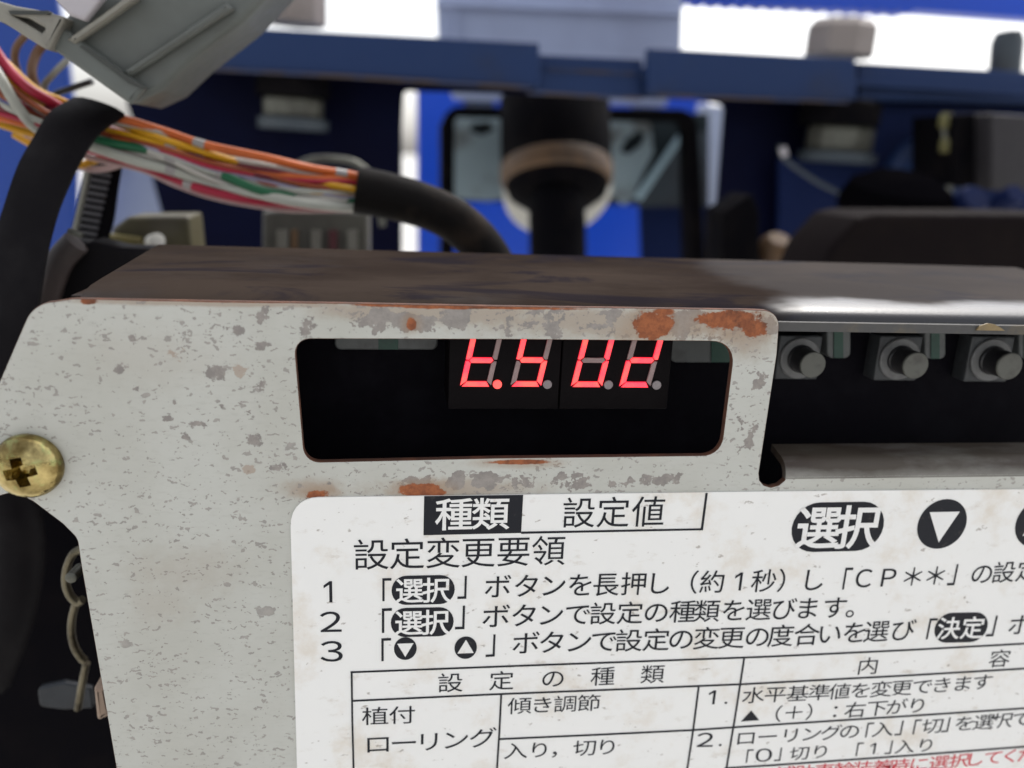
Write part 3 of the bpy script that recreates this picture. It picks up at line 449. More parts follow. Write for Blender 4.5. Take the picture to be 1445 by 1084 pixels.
    'だ': ((507, 468, 507, 393, 693, 404, 861, 392, 863, 468, 690, 477), (528, 225, 453, 232, 438, 114, 448, 61, 478, 19, 528, -10, 596, -28, 682, -34, 875, -19, 878, 62, 782, 47, 683, 42, 611, 47, 562, 61, 532, 82, 518, 107, 514, 135), (755, 742, 702, 719, 783, 580, 837, 604), (865, 783, 813, 760, 896, 621, 950, 645), (191, 606, 71, 613, 74, 535, 190, 531, 282, 534, 256, 427, 181, 189, 88, -20, 176, -50, 260, 167, 332, 408, 364, 542, 572, 576, 572, 654, 380, 619, 395, 693, 413, 772, 317, 780, 314, 698, 299, 611),),
    'さ': ((312, 312, 234, 330, 200, 246, 186, 164, 200, 90, 240, 33, 305, -8, 391, -33, 496, -42, 643, -35, 754, -20, 758, 60, 641, 41, 500, 35, 419, 41, 353, 57, 305, 84, 275, 122, 265, 173, 277, 243), (158, 631, 160, 551, 384, 541, 580, 549, 639, 425, 701, 321, 535, 336, 529, 269, 770, 242, 811, 298, 767, 351, 709, 445, 655, 557, 862, 598, 853, 676, 743, 647, 630, 627, 584, 798, 499, 787, 524, 709, 554, 619, 370, 615),),
    '０': ((500, -12, 590, 4, 665, 50, 722, 127, 758, 234, 771, 370, 758, 505, 722, 611, 665, 686, 590, 731, 500, 746, 410, 731, 335, 686, 278, 611, 242, 505, 229, 370, 242, 234, 278, 127, 335, 50, 410, 4), (500, 62, 441, 73, 391, 108, 352, 168, 328, 255, 319, 370, 328, 485, 352, 570, 391, 628, 441, 662, 500, 672, 559, 662, 609, 628, 648, 570, 672, 485, 681, 370, 672, 255, 648, 168, 609, 108, 559, 73),),
    '１': ((247, 0, 770, 0, 770, 76, 561, 76, 561, 735, 492, 735, 410, 703, 300, 682, 300, 624, 470, 624, 470, 76, 247, 76),),
    '２': ((243, 0, 766, 0, 766, 78, 507, 78, 391, 72, 498, 164, 592, 255, 665, 345, 713, 435, 730, 524, 719, 601, 687, 663, 636, 709, 569, 737, 488, 747, 390, 730, 305, 684, 231, 615, 289, 563, 348, 620, 412, 657, 484, 671, 538, 664, 581, 643, 613, 612, 632, 571, 639, 522, 620, 442, 566, 355, 483, 261, 373, 161, 243, 53),),
    '３': ((497, -12, 577, -3, 646, 24, 702, 66, 738, 124, 751, 195, 743, 252, 721, 300, 686, 338, 642, 366, 590, 383, 590, 387, 665, 423, 713, 483, 730, 562, 719, 623, 689, 674, 640, 713, 574, 738, 494, 747, 398, 733, 313, 694, 238, 635, 288, 579, 350, 630, 418, 661, 491, 671, 544, 665, 586, 649, 617, 624, 636, 591, 642, 552, 633, 510, 607, 473, 561, 443, 495, 422, 408, 415, 408, 345, 504, 338, 576, 319, 625, 289, 653, 249, 662, 200, 653, 154, 630, 116, 593, 88, 546, 70, 492, 64, 403, 77, 327, 114, 266, 170, 218, 112, 285, 50, 377, 5),),
    'Ｃ': ((565, -12, 665, 0, 750, 36, 822, 93, 770, 153, 711, 108, 645, 80, 569, 70, 478, 84, 404, 123, 347, 185, 311, 268, 299, 369, 311, 469, 347, 552, 404, 614, 479, 652, 571, 666, 639, 657, 698, 632, 748, 596, 801, 656, 742, 701, 664, 734, 570, 747, 449, 730, 347, 680, 270, 601, 221, 495, 204, 366, 221, 236, 271, 131, 347, 53, 447, 5),),
    'Ｐ': ((253, 0, 345, 0, 345, 292, 492, 292, 595, 301, 680, 328, 744, 373, 784, 436, 798, 519, 784, 603, 744, 664, 679, 705, 593, 728, 487, 735, 253, 735), (345, 367, 345, 659, 474, 659, 556, 655, 621, 641, 668, 615, 696, 575, 706, 519, 697, 462, 670, 419, 624, 390, 561, 373, 479, 367),),
    '＊': ((474, -3, 527, -3, 535, 321, 819, 166, 846, 212, 570, 380, 846, 549, 819, 594, 535, 440, 527, 763, 474, 763, 466, 440, 182, 594, 156, 549, 431, 380, 156, 212, 182, 166, 466, 321),),
}
def load_glyphs():
    out = {ch: [[(x / 1000, y / 1000) for x, y in zip(r[0::2], r[1::2])] for r in rings] for ch, rings in GLYPHS.items()}
    out['１'] = [[(.45, 0), (.54, 0), (.54, .735), (.46, .735), (.27, .59), (.27, .50), (.45, .625)]]
    out['・'] = [[(.5 + .06 * math.cos(a * math.pi / 5), .38 + .06 * math.sin(a * math.pi / 5)) for a in range(10)]]
    return out
GL = load_glyphs()
def interp(anchors, x):
    a = sorted(anchors)
    if len(a) == 1:
        return a[0][1]
    for (x0, y0), (x1, y1) in zip(a, a[1:]):
        if x <= x1 or (x1, y1) == a[-1]:
            return y0 + (y1 - y0) * (x - x0) / (x1 - x0)
def text_rings(chars, xs, mid, em, aspect=1.0, bold=0.0):
    """Outlines (x, z on the label, in metres) of a line of print: ink centres xs, mid-line and em height given per pixel x."""
    rings = []
    for ch, x in zip(chars, xs):
        y, e = interp(mid, x), interp(em, x)
        c = P(x, y)
        t = P(x + 6, interp(mid, x + 6) if len(mid) > 1 else y - 0.015 * 6) - P(x - 6, interp(mid, x - 6) if len(mid) > 1 else y + 0.015 * 6)
        t.normalize()
        vs = (P(x, y - 2) - P(x, y + 2)).length / 4
        h = e * vs
        w = h * aspect
        us = [u for r in GL[ch] for u, v in r]
        uc = (min(us) + max(us)) / 2
        vc = 0.38
        if ch in '「」':
            h, w = h * 1.38, w * 0.95
            vs_ = [v for r in GL[ch] for u, v in r]
            vc = (min(vs_) + max(vs_)) / 2
        for r in GL[ch]:
            rings.append([(c.x + t.x * (u - uc) * w, c.z + t.z * (u - uc) * w + (v - vc) * h) for u, v in r])
    return rings
def embolden(rings, d):
    """Push each outline outwards by d metres (holes shrink)."""
    out = []
    for r in rings:
        n = len(r)
        area = sum(r[i][0] * r[(i + 1) % n][1] - r[(i + 1) % n][0] * r[i][1] for i in range(n))
        q = []
        for i in range(n):
            (x0, y0), (x1, y1), (x2, y2) = r[i - 1], r[i], r[(i + 1) % n]
            a = Vector((x1 - x0, y1 - y0)); b = Vector((x2 - x1, y2 - y1))
            if a.length < 1e-9 or b.length < 1e-9:
                q.append((x1, y1)); continue
            a.normalize(); b.normalize()
            na, nb = Vector((a.y, -a.x)), Vector((b.y, -b.x))
            nn = na + nb
            if nn.length < 0.3:
                q.append((x1, y1)); continue
            nn.normalize()
            k = d / max(0.5, nn.dot(na))
            q.append((x1 + nn.x * k, y1 + nn.y * k))
        out.append(q)
    return out
LIFT = 0.00005
def signed_area(r):
    return sum(r[i - 1][0] * r[i][1] - r[i][0] * r[i - 1][1] for i in range(len(r))) / 2
def inside(p, r):
    c = False
    for i in range(len(r)):
        (x0, y0), (x1, y1) = r[i - 1], r[i]
        if (y0 > p[1]) != (y1 > p[1]) and p[0] < (x1 - x0) * (p[1] - y0) / (y1 - y0) + x0:
            c = not c
    return c
def strokes_of(rings):
    """Each printed stroke on its own: an outer outline with the holes that lie in it."""
    sg = 1 if sum(signed_area(r) for r in rings) > 0 else -1
    outer = [r for r in rings if signed_area(r) * sg > 0]
    holes = [r for r in rings if signed_area(r) * sg < 0]
    out = []
    for o in outer:
        out.append([o] + [h for h in holes if inside(h[0], o)])
    return out
def ink(name, rings, mat, parent, layer=1, apart=False):
    bm = bmesh.new()
    for i, part in enumerate(strokes_of(rings) if apart else [rings]):
        me = fill_rings(part)
        me.transform(Matrix.Translation((0, LABEL_FACE - LIFT * layer - 0.0000015 * (i % 12), 0)))
        bm.from_mesh(me)
        bpy.data.meshes.remove(me)
    me = bpy.data.meshes.new(name)
    for f in bm.faces:
        f.normal_update()
        if f.normal.y > 0:
            f.normal_flip()
    bm.to_mesh(me); bm.free()
    return link(name, me, mat, parent)
def stroke(pts, w):
    """Ruled line of pixel width w along a pixel polyline."""
    a, b = [], []
    for i, (x, y) in enumerate(pts):
        x0, y0 = pts[max(i - 1, 0)]; x1, y1 = pts[min(i + 1, len(pts) - 1)]
        d = Vector((x1 - x0, y1 - y0)).normalized()
        a.append((x - d.y * w / 2, y + d.x * w / 2)); b.append((x + d.y * w / 2, y - d.x * w / 2))
    return ring_at(a + b[::-1], 0)
def stadium(cx, cy, w, h, n=12):
    c, k = P(cx, cy), scale_at(cx, cy)
    kz = (P(cx, cy - 2) - P(cx, cy + 2)).length / 4
    t = (P(cx + 5, cy - 0.02 * 5) - P(cx - 5, cy + 0.02 * 5)).normalized()
    out = []
    for s in (1, -1):
        for i in range(n + 1):
            a = -math.pi / 2 + math.pi * i / n
            u = s * ((w - h) / 2 + h / 2 * math.cos(a)); v = s * (h / 2) * math.sin(a)
            out.append((c.x + t.x * u * k, c.z + t.z * u * k + v * kz))
    return out
def triangle(cx, cy, half, up, down):
    """up > 0 points up: apex up above the centre, base down below it (pixels)."""
    c, k = P(cx, cy), scale_at(cx, cy)
    kz = (P(cx, cy - 2) - P(cx, cy + 2)).length / 4
    return [(c.x - half * k, c.z - down * kz), (c.x + half * k, c.z - down * kz), (c.x, c.z + up * kz)]

# ------------------------------------------------------------------ materials
def make_plate_paint():
    k = Mat('chipped_offwhite_paint', rough=0.5, spec=0.4)
    sep = k.new('ShaderNodeSeparateXYZ'); k.link(k.co(), sep.inputs[0])
    X, Z = sep.outputs[0], sep.outputs[2]
    wob = k.noise(480, 6, 0.7)
    wob2 = k.noise(150, 4, 0.6, vec=k.mapped(loc=(3.1, 1.7, 2.2)))
    def blob(px, py, rx, ry, soft=0.25, jag=1.1):
        """A patch with a ragged outline of its own around one spot of the plate."""
        c = P(px, py); s = scale_at(px, py)
        dx = k.math('DIVIDE', k.math('SUBTRACT', X, c.x), rx * s)
        dz = k.math('DIVIDE', k.math('SUBTRACT', Z, c.z), ry * s)
        d = k.math('SQRT', k.math('ADD', k.math('MULTIPLY', dx, dx), k.math('MULTIPLY', dz, dz)))
        d = k.math('ADD', d, k.math('MULTIPLY', k.math('SUBTRACT', wob, 0.5), jag * 2.4))
        d = k.math('ADD', d, k.math('MULTIPLY', k.math('SUBTRACT', wob2, 0.5), jag * 1.6))
        return k.ramp(k.math('SUBTRACT', 1 + soft / 2, d), 0.0, soft)
    def union(items):
        r = items[0]
        for i in items[1:]:
            r = k.math('MAXIMUM', r, i)
        return r
    # paint tone: pale warm grey, with faint dirt
    tone = k.noise(45, 5, 0.6)
    col = k.mix(k.ramp(tone, 0.35, 0.7), PAINT, PAINT_DIRTY)
    grain = k.noise(900, 3, 0.7, vec=k.mapped(scale=(0.5, 1, 1.6), rot=(0, 0.35, 0)))
    col = k.mix(k.math('MULTIPLY', k.ramp(grain, 0.5, 0.75), 0.28), col, (0.34, 0.32, 0.29))
    # tan film along the top edge and between window and label
    film = union([blob(640, 440, 150, 18, 1.2, 0.6), blob(860, 455, 190, 22, 1.2, 0.7), blob(520, 440, 70, 14, 1.2, 0.6),
                  blob(640, 690, 110, 14, 1.2, 0.7), blob(1060, 470, 40, 30, 1.2, 0.6), blob(300, 428, 220, 5, 1.0, 0.5),
                  blob(440, 690, 40, 14, 1.2, 0.6), k.math('MULTIPLY', blob(262, 805, 60, 36, 1.6, 1.2), 0.35), k.math('MULTIPLY', blob(230, 850, 40, 30, 1.6, 1.2), 0.3), k.math('MULTIPLY', blob(215, 500, 90, 40, 1.6, 1.0), 0.2)])
    col = k.mix(k.math('MULTIPLY', film, 0.78), col, (0.33, 0.265, 0.205))
    # where the paint has come away a lot: top rim, strip under the window, right side of the window
    dens = union([blob(560, 455, 90, 20, 0.9, 0.5), blob(760, 452, 240, 26, 0.9, 0.5), blob(1010, 462, 90, 28, 0.9, 0.5), blob(760, 680, 260, 15, 0.9, 0.4),
                  k.math('MULTIPLY', blob(1050, 590, 30, 95, 0.9, 0.5), 0.62), k.math('MULTIPLY', blob(392, 455, 45, 30, 1.0, 0.5), 0.7),
                  k.math('MULTIPLY', blob(345, 545, 60, 60, 1.4, 0.5), 0.36), k.math('MULTIPLY', blob(400, 660, 55, 60, 1.4, 0.5), 0.36)])
    big = k.noise(210, 5, 0.62, vec=k.mapped(loc=(0.7, 0.2, 0.9)))
    mid = k.noise(420, 4, 0.6, vec=k.mapped(loc=(5.2, 0.2, 1.9), scale=(0.8, 1, 1)))
    chips = k.ramp(k.math('ADD', big, k.math('MULTIPLY', dens, 0.20)), 0.705, 0.722)
    chips2 = k.ramp(k.math('ADD', mid, k.math('MULTIPLY', dens, 0.135)), 0.715, 0.735)
    # loose specks all over
    def specks(scale, size, loc, stretch, rare):
        v = k.new('ShaderNodeTexVoronoi', feature='F1')
        v.inputs['Scale'].default_value = scale
        warp = k.new('ShaderNodeVectorMath', operation='ADD')
        n = k.new('ShaderNodeTexNoise'); n.inputs['Scale'].default_value = 800; n.inputs['Detail'].default_value = 3
        k.link(k.co(), n.inputs['Vector'])
        sc = k.new('ShaderNodeVectorMath', operation='SCALE'); sc.inputs['Scale'].default_value = 0.0019
        k.link(n.outputs['Color'], sc.inputs[0])
        k.link(k.mapped(scale=(stretch, 1, 1), rot=(0, 0.25, 0), loc=loc), warp.inputs[0]); k.link(sc.outputs[0], warp.inputs[1])
        k.link(warp.outputs[0], v.inputs['Vector'])
        s2 = k.new('ShaderNodeSeparateColor'); k.link(v.outputs['Color'], s2.inputs[0])
        r = k.math('MULTIPLY', k.math('POWER', s2.outputs[0], rare), size)
        return k.ramp(k.math('SUBTRACT', r, v.outputs['Distance']), 0.0, 0.06)
    sp = union([specks(430, 0.42, (0.3, 0.0, 0.1), 0.65, 20.0), specks(900, 0.40, (0.5, 0.0, 0.7), 0.55, 9.0), specks(1900, 0.52, (0.15, 0.0, 0.27), 0.45, 3.2), specks(1350, 0.45, (0.65, 0.0, 0.17), 0.5, 4.0)])
    specific = union([blob(x, y, a, b, 0.3, 2.7) for x, y, a, b in
                      ((334, 467, 13, 8), (434, 462, 10, 14), (369, 487, 9, 8), (309, 526, 10, 8), (373, 545, 8, 9), (278, 598, 11, 5), (357, 622, 9, 9),
                       (238, 592, 8, 5), (262, 618, 6, 5), (393, 662, 8, 6), (166, 522, 6, 6), (190, 549, 6, 4), (246, 569, 7, 4), (184, 477, 7, 6))])
    gone = k.math('MAXIMUM', k.math('MAXIMUM', chips, chips2), k.math('MAXIMUM', k.math('MULTIPLY', sp, 0.75), specific))
    primer = k.mix(k.ramp(wob, 0.35, 0.65), (0.225, 0.205, 0.19), (0.305, 0.275, 0.25))
    col = k.mix(gone, col, primer)
    tanspots = union([blob(248, 498, 10, 9, 0.4, 2.2), blob(338, 525, 8, 7, 0.4, 2.2), blob(352, 662, 9, 5, 0.5, 2.2)])
    col = k.mix(k.math('MULTIPLY', tanspots, 0.8), col, (0.34, 0.27, 0.215))
    rust = union([blob(922, 461, 27, 19, 0.2, 0.85), blob(1028, 451, 50, 13, 0.2, 0.85), blob(1066, 462, 20, 13, 0.2, 0.85), blob(581, 458, 7, 9, 0.3, 0.5),
                  blob(592, 692, 30, 9, 0.3, 1.0), blob(618, 695, 14, 6, 0.3, 0.9), blob(447, 699, 18, 7, 0.3, 0.9), blob(735, 652, 45, 4, 0.3, 0.5),
                  blob(600, 432, 40, 4, 0.4, 0.5), blob(640, 433, 30, 3.5, 0.4, 0.5), blob(125, 425, 12, 5, 0.4, 0.6), blob(560, 431, 60, 2.5, 0.5, 0.5),
                  blob(700, 434, 120, 2.5, 0.6, 0.5), blob(300, 425, 180, 1.8, 0.6, 0.4), blob(937, 440, 14, 5, 0.5, 0.5)])
    halo = union([blob(922, 463, 46, 30, 1.0, 0.5), blob(1030, 455, 74, 24, 1.0, 0.5), blob(597, 690, 46, 14, 1.0, 0.6), blob(447, 697, 30, 12, 1.0, 0.6), blob(581, 458, 14, 15, 1.0, 0.5), blob(735, 653, 60, 8, 1.0, 0.5)])
    col = k.mix(k.math('MULTIPLY', halo, 0.5), col, (0.30, 0.20, 0.125))
    rc = k.mix(k.ramp(k.noise(700, 4, 0.7), 0.35, 0.65), (0.21, 0.062, 0.024), (0.33, 0.105, 0.038))
    rc = k.mix(k.ramp(k.noise(170, 5, 0.7, vec=k.mapped(loc=(6, 2, 3))), 0.5, 0.68), rc, (0.105, 0.036, 0.018))
    col = k.mix(rust, col, rc)
    k.color(col)
    depth = k.math('SUBTRACT', k.math('MULTIPLY', k.math('MULTIPLY', rust, k.math('ADD', wob, 0.2)), 1.6), gone)
    k.roughness(k.math('MULTIPLY_ADD', k.math('MAXIMUM', gone, rust), 0.25, 0.5))
    k.bump(k.math('ADD', depth, k.math('MULTIPLY', grain, 0.35)), 0.35, 0.00012)
    return k.m
PAINT, PAINT_DIRTY = (0.485, 0.485, 0.445), (0.435, 0.43, 0.385)
M_PLATE = make_plate_paint()
M_RUST_EDGE = worn('rusted_cut_edge', (0.075, 0.030, 0.016), (0.15, 0.055, 0.026), 0.85, 0, 300)

def make_label_white():
    k = Mat('white_label_film', rough=0.42, spec=0.35)
    n = k.noise(90, 6, 0.65)
    w = (0.80, 0.79, 0.765)
    f = k.math('MULTIPLY', k.ramp(n, 0.50, 0.74), 0.42)
    col = k.mix(f, w, (0.55, 0.43, 0.28))
    g = k.noise(260, 6, 0.7, vec=k.mapped(loc=(4, 1, 2), scale=(0.6, 1, 1.2)))
    col = k.mix(k.math('MULTIPLY', k.ramp(g, 0.57, 0.76), 0.5), col, (0.45, 0.37, 0.28))
    s = k.noise(800, 3, 0.6, vec=k.mapped(loc=(1, 7, 2), scale=(0.6, 1, 1)))
    col = k.mix(k.math('MULTIPLY', k.ramp(s, 0.66, 0.73), 0.6), col, (0.22, 0.17, 0.13))
    k.color(col)
    k.roughness(k.math('MULTIPLY_ADD', n, 0.3, 0.3))
    k.bump(k.noise(60, 3), 0.05, 0.0004)
    return k.m
M_LABEL = make_label_white()
def make_ink(name, c, w):
    k = Mat(name, c, 0.5, 0, 0.2)
    n = k.noise(700, 4, 0.7)
    k.color(k.mix(k.math('MULTIPLY', k.ramp(n, 0.58, 0.74), 0.75), c, w))
    return k.m
M_INK = make_ink('black_label_ink', (0.010, 0.011, 0.016), (0.05, 0.045, 0.042))
M_RED_INK = make_ink('red_label_ink', (0.60, 0.028, 0.045), (0.60, 0.16, 0.15))
M_WHITE_INK = make_ink('white_label_ink', (0.78, 0.77, 0.75), (0.6, 0.55, 0.48))

def make_lid():
    k = Mat('dusty_dark_lid_paint', (0.05, 0.045, 0.045), 0.45, 0, 0.3)
    sep = k.new('ShaderNodeSeparateXYZ'); k.link(k.co(), sep.inputs[0])
    n = k.noise(55, 6, 0.65, vec=k.mapped(scale=(0.45, 1, 1.4)))
    n2 = k.noise(24, 5, 0.6, vec=k.mapped(loc=(2, 3, 1), scale=(0.7, 1, 1)))
    fine = k.noise(1500, 3, 0.7)
    wipe = k.math('ADD', n2, k.math('MULTIPLY', k.ramp(sep.outputs[0], 0.046, 0.074), 0.42))      # the right end is wiped clean
    front = k.math('SUBTRACT', 1.0, k.ramp(k.math('ADD', sep.outputs[1], k.math('MULTIPLY', k.math('SUBTRACT', n2, 0.5), 0.02)), 0.0038, 0.0095))      # gloss held to the front bend; dustier flat stands for its shaded reflection
    dust = k.math('SUBTRACT', 1.0, k.math('MULTIPLY', k.ramp(wipe, 0.50, 0.74), k.math('MULTIPLY_ADD', front, 0.8, 0.2)))
    base = k.mix(k.ramp(n, 0.3, 0.7), (0.007, 0.007, 0.011), (0.012, 0.0105, 0.012))
    dusty = k.mix(k.ramp(n, 0.35, 0.65), (0.029, 0.0215, 0.0175), (0.045, 0.034, 0.0275))
    col = k.mix(k.math('MULTIPLY', dust, 0.9), base, dusty)
    smear = k.ramp(k.noise(75, 5, 0.65, vec=k.mapped(scale=(0.35, 1, 1.2), rot=(0, 0, 0.2), loc=(7, 2, 4)), dist=0.8), 0.52, 0.64)
    col = k.mix(k.math('MULTIPLY', smear, 0.6), col, (0.010, 0.010, 0.017))
    sc = k.ramp(k.noise(190, 4, 0.6, vec=k.mapped(scale=(0.25, 1, 1.6), loc=(1, 1, 5))), 0.66, 0.70)
    col = k.mix(k.math('MULTIPLY', sc, 0.45), col, (0.055, 0.040, 0.031))
    k.color(col)
    k.roughness(k.math('MULTIPLY_ADD', dust, 0.45, 0.25))
    clean = k.math('SUBTRACT', 1.0, dust)
    k.link(k.math('MULTIPLY', k.math('POWER', clean, 2.0), 0.6), k.b.inputs['Specular IOR Level'])
    k.bump(k.math('ADD', k.math('MULTIPLY', fine, 0.5), n), 0.25, 0.0002)
    return k.m
M_LID = make_lid()
M_LIP = worn('scuffed_grey_lip', (0.055, 0.053, 0.052), (0.10, 0.08, 0.05), 0.55, 0, 90, 0.5, 0.66)
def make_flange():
    k = Mat('shaded_grimy_flange_paint', rough=0.6)
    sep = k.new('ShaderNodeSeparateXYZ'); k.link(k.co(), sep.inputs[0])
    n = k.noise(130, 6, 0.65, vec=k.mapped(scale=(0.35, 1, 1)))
    f = k.math('ADD', k.ramp(sep.outputs[1], -0.0013, 0.0007), k.math('MULTIPLY', k.math('SUBTRACT', n, 0.5), 0.9), clamp=True)      # overhead shade painted as darkening towards the back, with some grime
    mud_shade = k.mix(k.ramp(k.noise(220, 5, 0.6, vec=k.mapped(scale=(0.3, 1, 1), loc=(3, 1, 1))), 0.4, 0.65), (0.060, 0.047, 0.034), (0.040, 0.026, 0.018))
    k.color(k.mix(f, (0.50, 0.50, 0.46), mud_shade))
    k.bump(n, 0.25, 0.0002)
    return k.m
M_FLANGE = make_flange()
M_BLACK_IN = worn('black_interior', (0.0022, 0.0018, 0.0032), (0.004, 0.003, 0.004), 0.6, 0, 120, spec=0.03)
M_BOARD = worn('black_coated_board', (0.0035, 0.003, 0.005), (0.006, 0.0055, 0.008), 0.7, 0, 150, spec=0.05)
M_DISPLAY = worn('dark_display_face', (0.0036, 0.0026, 0.0032), (0.0045, 0.0034, 0.004), 0.55, 0, 300, spec=0.06)
M_SEG_OFF = worn('unlit_segment', (0.27, 0.185, 0.18), (0.33, 0.23, 0.225), 0.45, 0, 500)
M_DOT_OFF = worn('unlit_dot', (0.23, 0.195, 0.20), (0.28, 0.25, 0.25), 0.45, 0, 500)
def make_lit():
    k = Mat('lit_red_segment', (0.4, 0.05, 0.06), 0.4)
    n = k.noise(420, 2, 0.5)
    c = k.mix(k.ramp(n, 0.3, 0.7), (1.0, 0.022, 0.05), (1.0, 0.07, 0.05))
    k.link(c, k.b.inputs['Emission Color'])
    k.b.inputs['Emission Strength'].default_value = LED
    return k.m
LED = 1.0
M_SEG_ON = make_lit()
_rim = Mat('segment_glow_rim', (0.2, 0.01, 0.02), 0.5)  # glow drawn around lit segments as a wider emitting rim
_rim.b.inputs['Emission Color'].default_value = (1.0, 0.0, 0.045, 1)
_rim.b.inputs['Emission Strength'].default_value = 0.24
M_SEG_RIM = _rim.m
M_WHITE_PLASTIC = worn('dull_white_plastic', (0.075, 0.08, 0.08), (0.045, 0.045, 0.045), 0.5, 0, 300)
M_GREEN = worn('green_stripe', (0.002, 0.038, 0.024), (0.002, 0.022, 0.016), 0.5, 0, 300)
M_BTN_BASE = worn('grey_switch_body', (0.034, 0.037, 0.040), (0.02, 0.02, 0.022), 0.5, 0, 300)
M_BTN_RING = worn('pale_switch_collar', (0.13, 0.13, 0.13), (0.08, 0.08, 0.08), 0.45, 0, 300)
M_BTN_STEM = worn('black_switch_stem', (0.012, 0.011, 0.013), (0.02, 0.018, 0.018), 0.4, 0, 300)
M_BTN_CAP = worn('grey_switch_tip', (0.085, 0.085, 0.073), (0.045, 0.041, 0.036), 0.55, 0, 350)
def make_brass():
    k = Mat('yellow_zinc_plating', (0.62, 0.47, 0.17), 0.2, 1.0)
    n = k.noise(230, 5, 0.6); n2 = k.noise(420, 3, 0.6, vec=k.mapped(loc=(2, 2, 2)))
    c = k.mix(k.ramp(n, 0.35, 0.65), (0.55, 0.44, 0.19), (0.17, 0.12, 0.042))
    c = k.mix(k.math('MULTIPLY', k.ramp(n2, 0.52, 0.68), 0.55), c, (0.36, 0.42, 0.17))
    k.color(c)
    k.roughness(k.math('MULTIPLY_ADD', n2, 0.3, 0.06))
    k.bump(k.math('ADD', n2, k.math('MULTIPLY', k.noise(160, 3, 0.6), 1.5)), 0.55, 0.0004)
    return k.m
M_BRASS = make_brass()
M_BLUE_BAR = worn('blue_bar_paint', (0.0105, 0.030, 0.100), (0.024, 0.026, 0.038), 0.55, 0, 22, 0.5, 0.75, 0.6, spec=0.25)
M_BLUE_EDGE = worn('rust_scuffed_blue_edge', (0.07, 0.05, 0.045), (0.022, 0.04, 0.11), 0.6, 0, 60, 0.45, 0.6)
M_NAVY = worn('shade_navy_wall_paint', (0.0022, 0.0026, 0.0135), (0.0026, 0.0045, 0.023), 0.6, 0, 9, 0.4, 0.65, spec=0.06)  # dark navy also carries the shade of the cavity under the crossbar
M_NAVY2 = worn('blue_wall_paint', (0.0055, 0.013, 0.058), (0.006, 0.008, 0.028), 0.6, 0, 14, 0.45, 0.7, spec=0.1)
def make_plastic_blue(name, c):
    k = Mat(name, c, 0.35, 0, 0.4)
    n = k.noise(7, 3)
    k.color(k.mix(k.ramp(n, 0.3, 0.7), c, tuple(v * 0.88 for v in c)))
    return k.m
M_BRIGHT_BLUE = make_plastic_blue('bright_blue_hood_plastic', (0.004, 0.062, 0.52))
M_SIDE_BLUE = make_plastic_blue('blue_side_plastic', (0.007, 0.05, 0.30))
M_STEEL = worn('stained_galvanised_steel', (0.32, 0.41, 0.45), (0.09, 0.075, 0.06), 0.5, 0.2, 34, 0.46, 0.66, 0.9)
M_DARKSTEEL = worn('dark_grey_steel', (0.045, 0.058, 0.07), (0.03, 0.03, 0.035), 0.5, 0.2, 30)
M_NUT = worn('oily_zinc_nut', (0.11, 0.11, 0.09), (0.05, 0.045, 0.038), 0.4, 0.5, 60)
M_HEAD = worn('pale_zinc_head', (0.24, 0.205, 0.19), (0.17, 0.14, 0.125), 0.5, 0.1, 40)
M_RUBBER = worn('black_rubber', (0.004, 0.0037, 0.0048), (0.009, 0.0075, 0.0075), 0.7, 0, 70, spec=0.02)
M_SHEATH = worn('dusty_black_sheath', (0.006, 0.005, 0.0046), (0.030, 0.021, 0.015), 0.75, 0, 80, 0.45, 0.65, 0.75, spec=0.08)
M_STRAP = worn('black_strap_plastic', (0.006, 0.005, 0.006), (0.015, 0.0135, 0.014), 0.6, 0, 60, 0.45, 0.75, 0.7, spec=0.08)
M_BROWN = worn('rust_brown_band', (0.12, 0.065, 0.028), (0.05, 0.03, 0.018), 0.6, 0, 60)
M_CREAM = worn('cream_plastic', (0.62, 0.61, 0.56), (0.42, 0.39, 0.32), 0.45, 0, 40)
M_CONNECTOR = worn('grey_connector_plastic', (0.105, 0.115, 0.105), (0.075, 0.077, 0.068), 0.5, 0, 50, 0.4, 0.7, 0.7)
M_LATCH = worn('beige_connector_plastic', (0.23, 0.22, 0.185), (0.15, 0.135, 0.115), 0.5, 0, 60)
M_PALE_PLATE = worn('pale_lilac_plastic', (0.42, 0.39, 0.41), (0.33, 0.30, 0.31), 0.5, 0, 60)
M_GROOVE = worn('dark_groove_grey', (0.045, 0.048, 0.043), (0.03, 0.03, 0.03), 0.7, 0, 60)  # plain dark grey for the groove strip and latch rib
M_GREYPANEL = worn('weathered_grey_sheet', (0.33, 0.38, 0.55), (0.24, 0.27, 0.40), 0.45, 0, 10, 0.4, 0.7)
M_OLIVE = worn('olive_connector', (0.055, 0.046, 0.018), (0.04, 0.033, 0.022), 0.55, 0, 60)
M_TAN = worn('tan_plastic', (0.30, 0.21, 0.15), (0.2, 0.14, 0.1), 0.6, 0, 60)
M_COVER = worn('dull_brown_black_cover', (0.010, 0.0075, 0.0078), (0.014, 0.0105, 0.0095), 0.7, 0, 30, spec=0.02)
M_YELLOW = worn('yellow_connector', (0.15, 0.14, 0.045), (0.10, 0.08, 0.03), 0.5, 0, 60)
M_WAVE = worn('yellowish_zinc_clip', (0.15, 0.13, 0.085), (0.028, 0.02, 0.012), 0.4, 0.7, 260)
M_CONCRETE = worn('pale_concrete', (0.55, 0.54, 0.51), (0.46, 0.45, 0.42), 0.85, 0, 1.5)
# ------------------------------------------------------------------ setting
GZ = -0.95
tag(box('ground', (-150, -60, GZ - 0.2), (150, 400, GZ), M_CONCRETE), kind='structure')

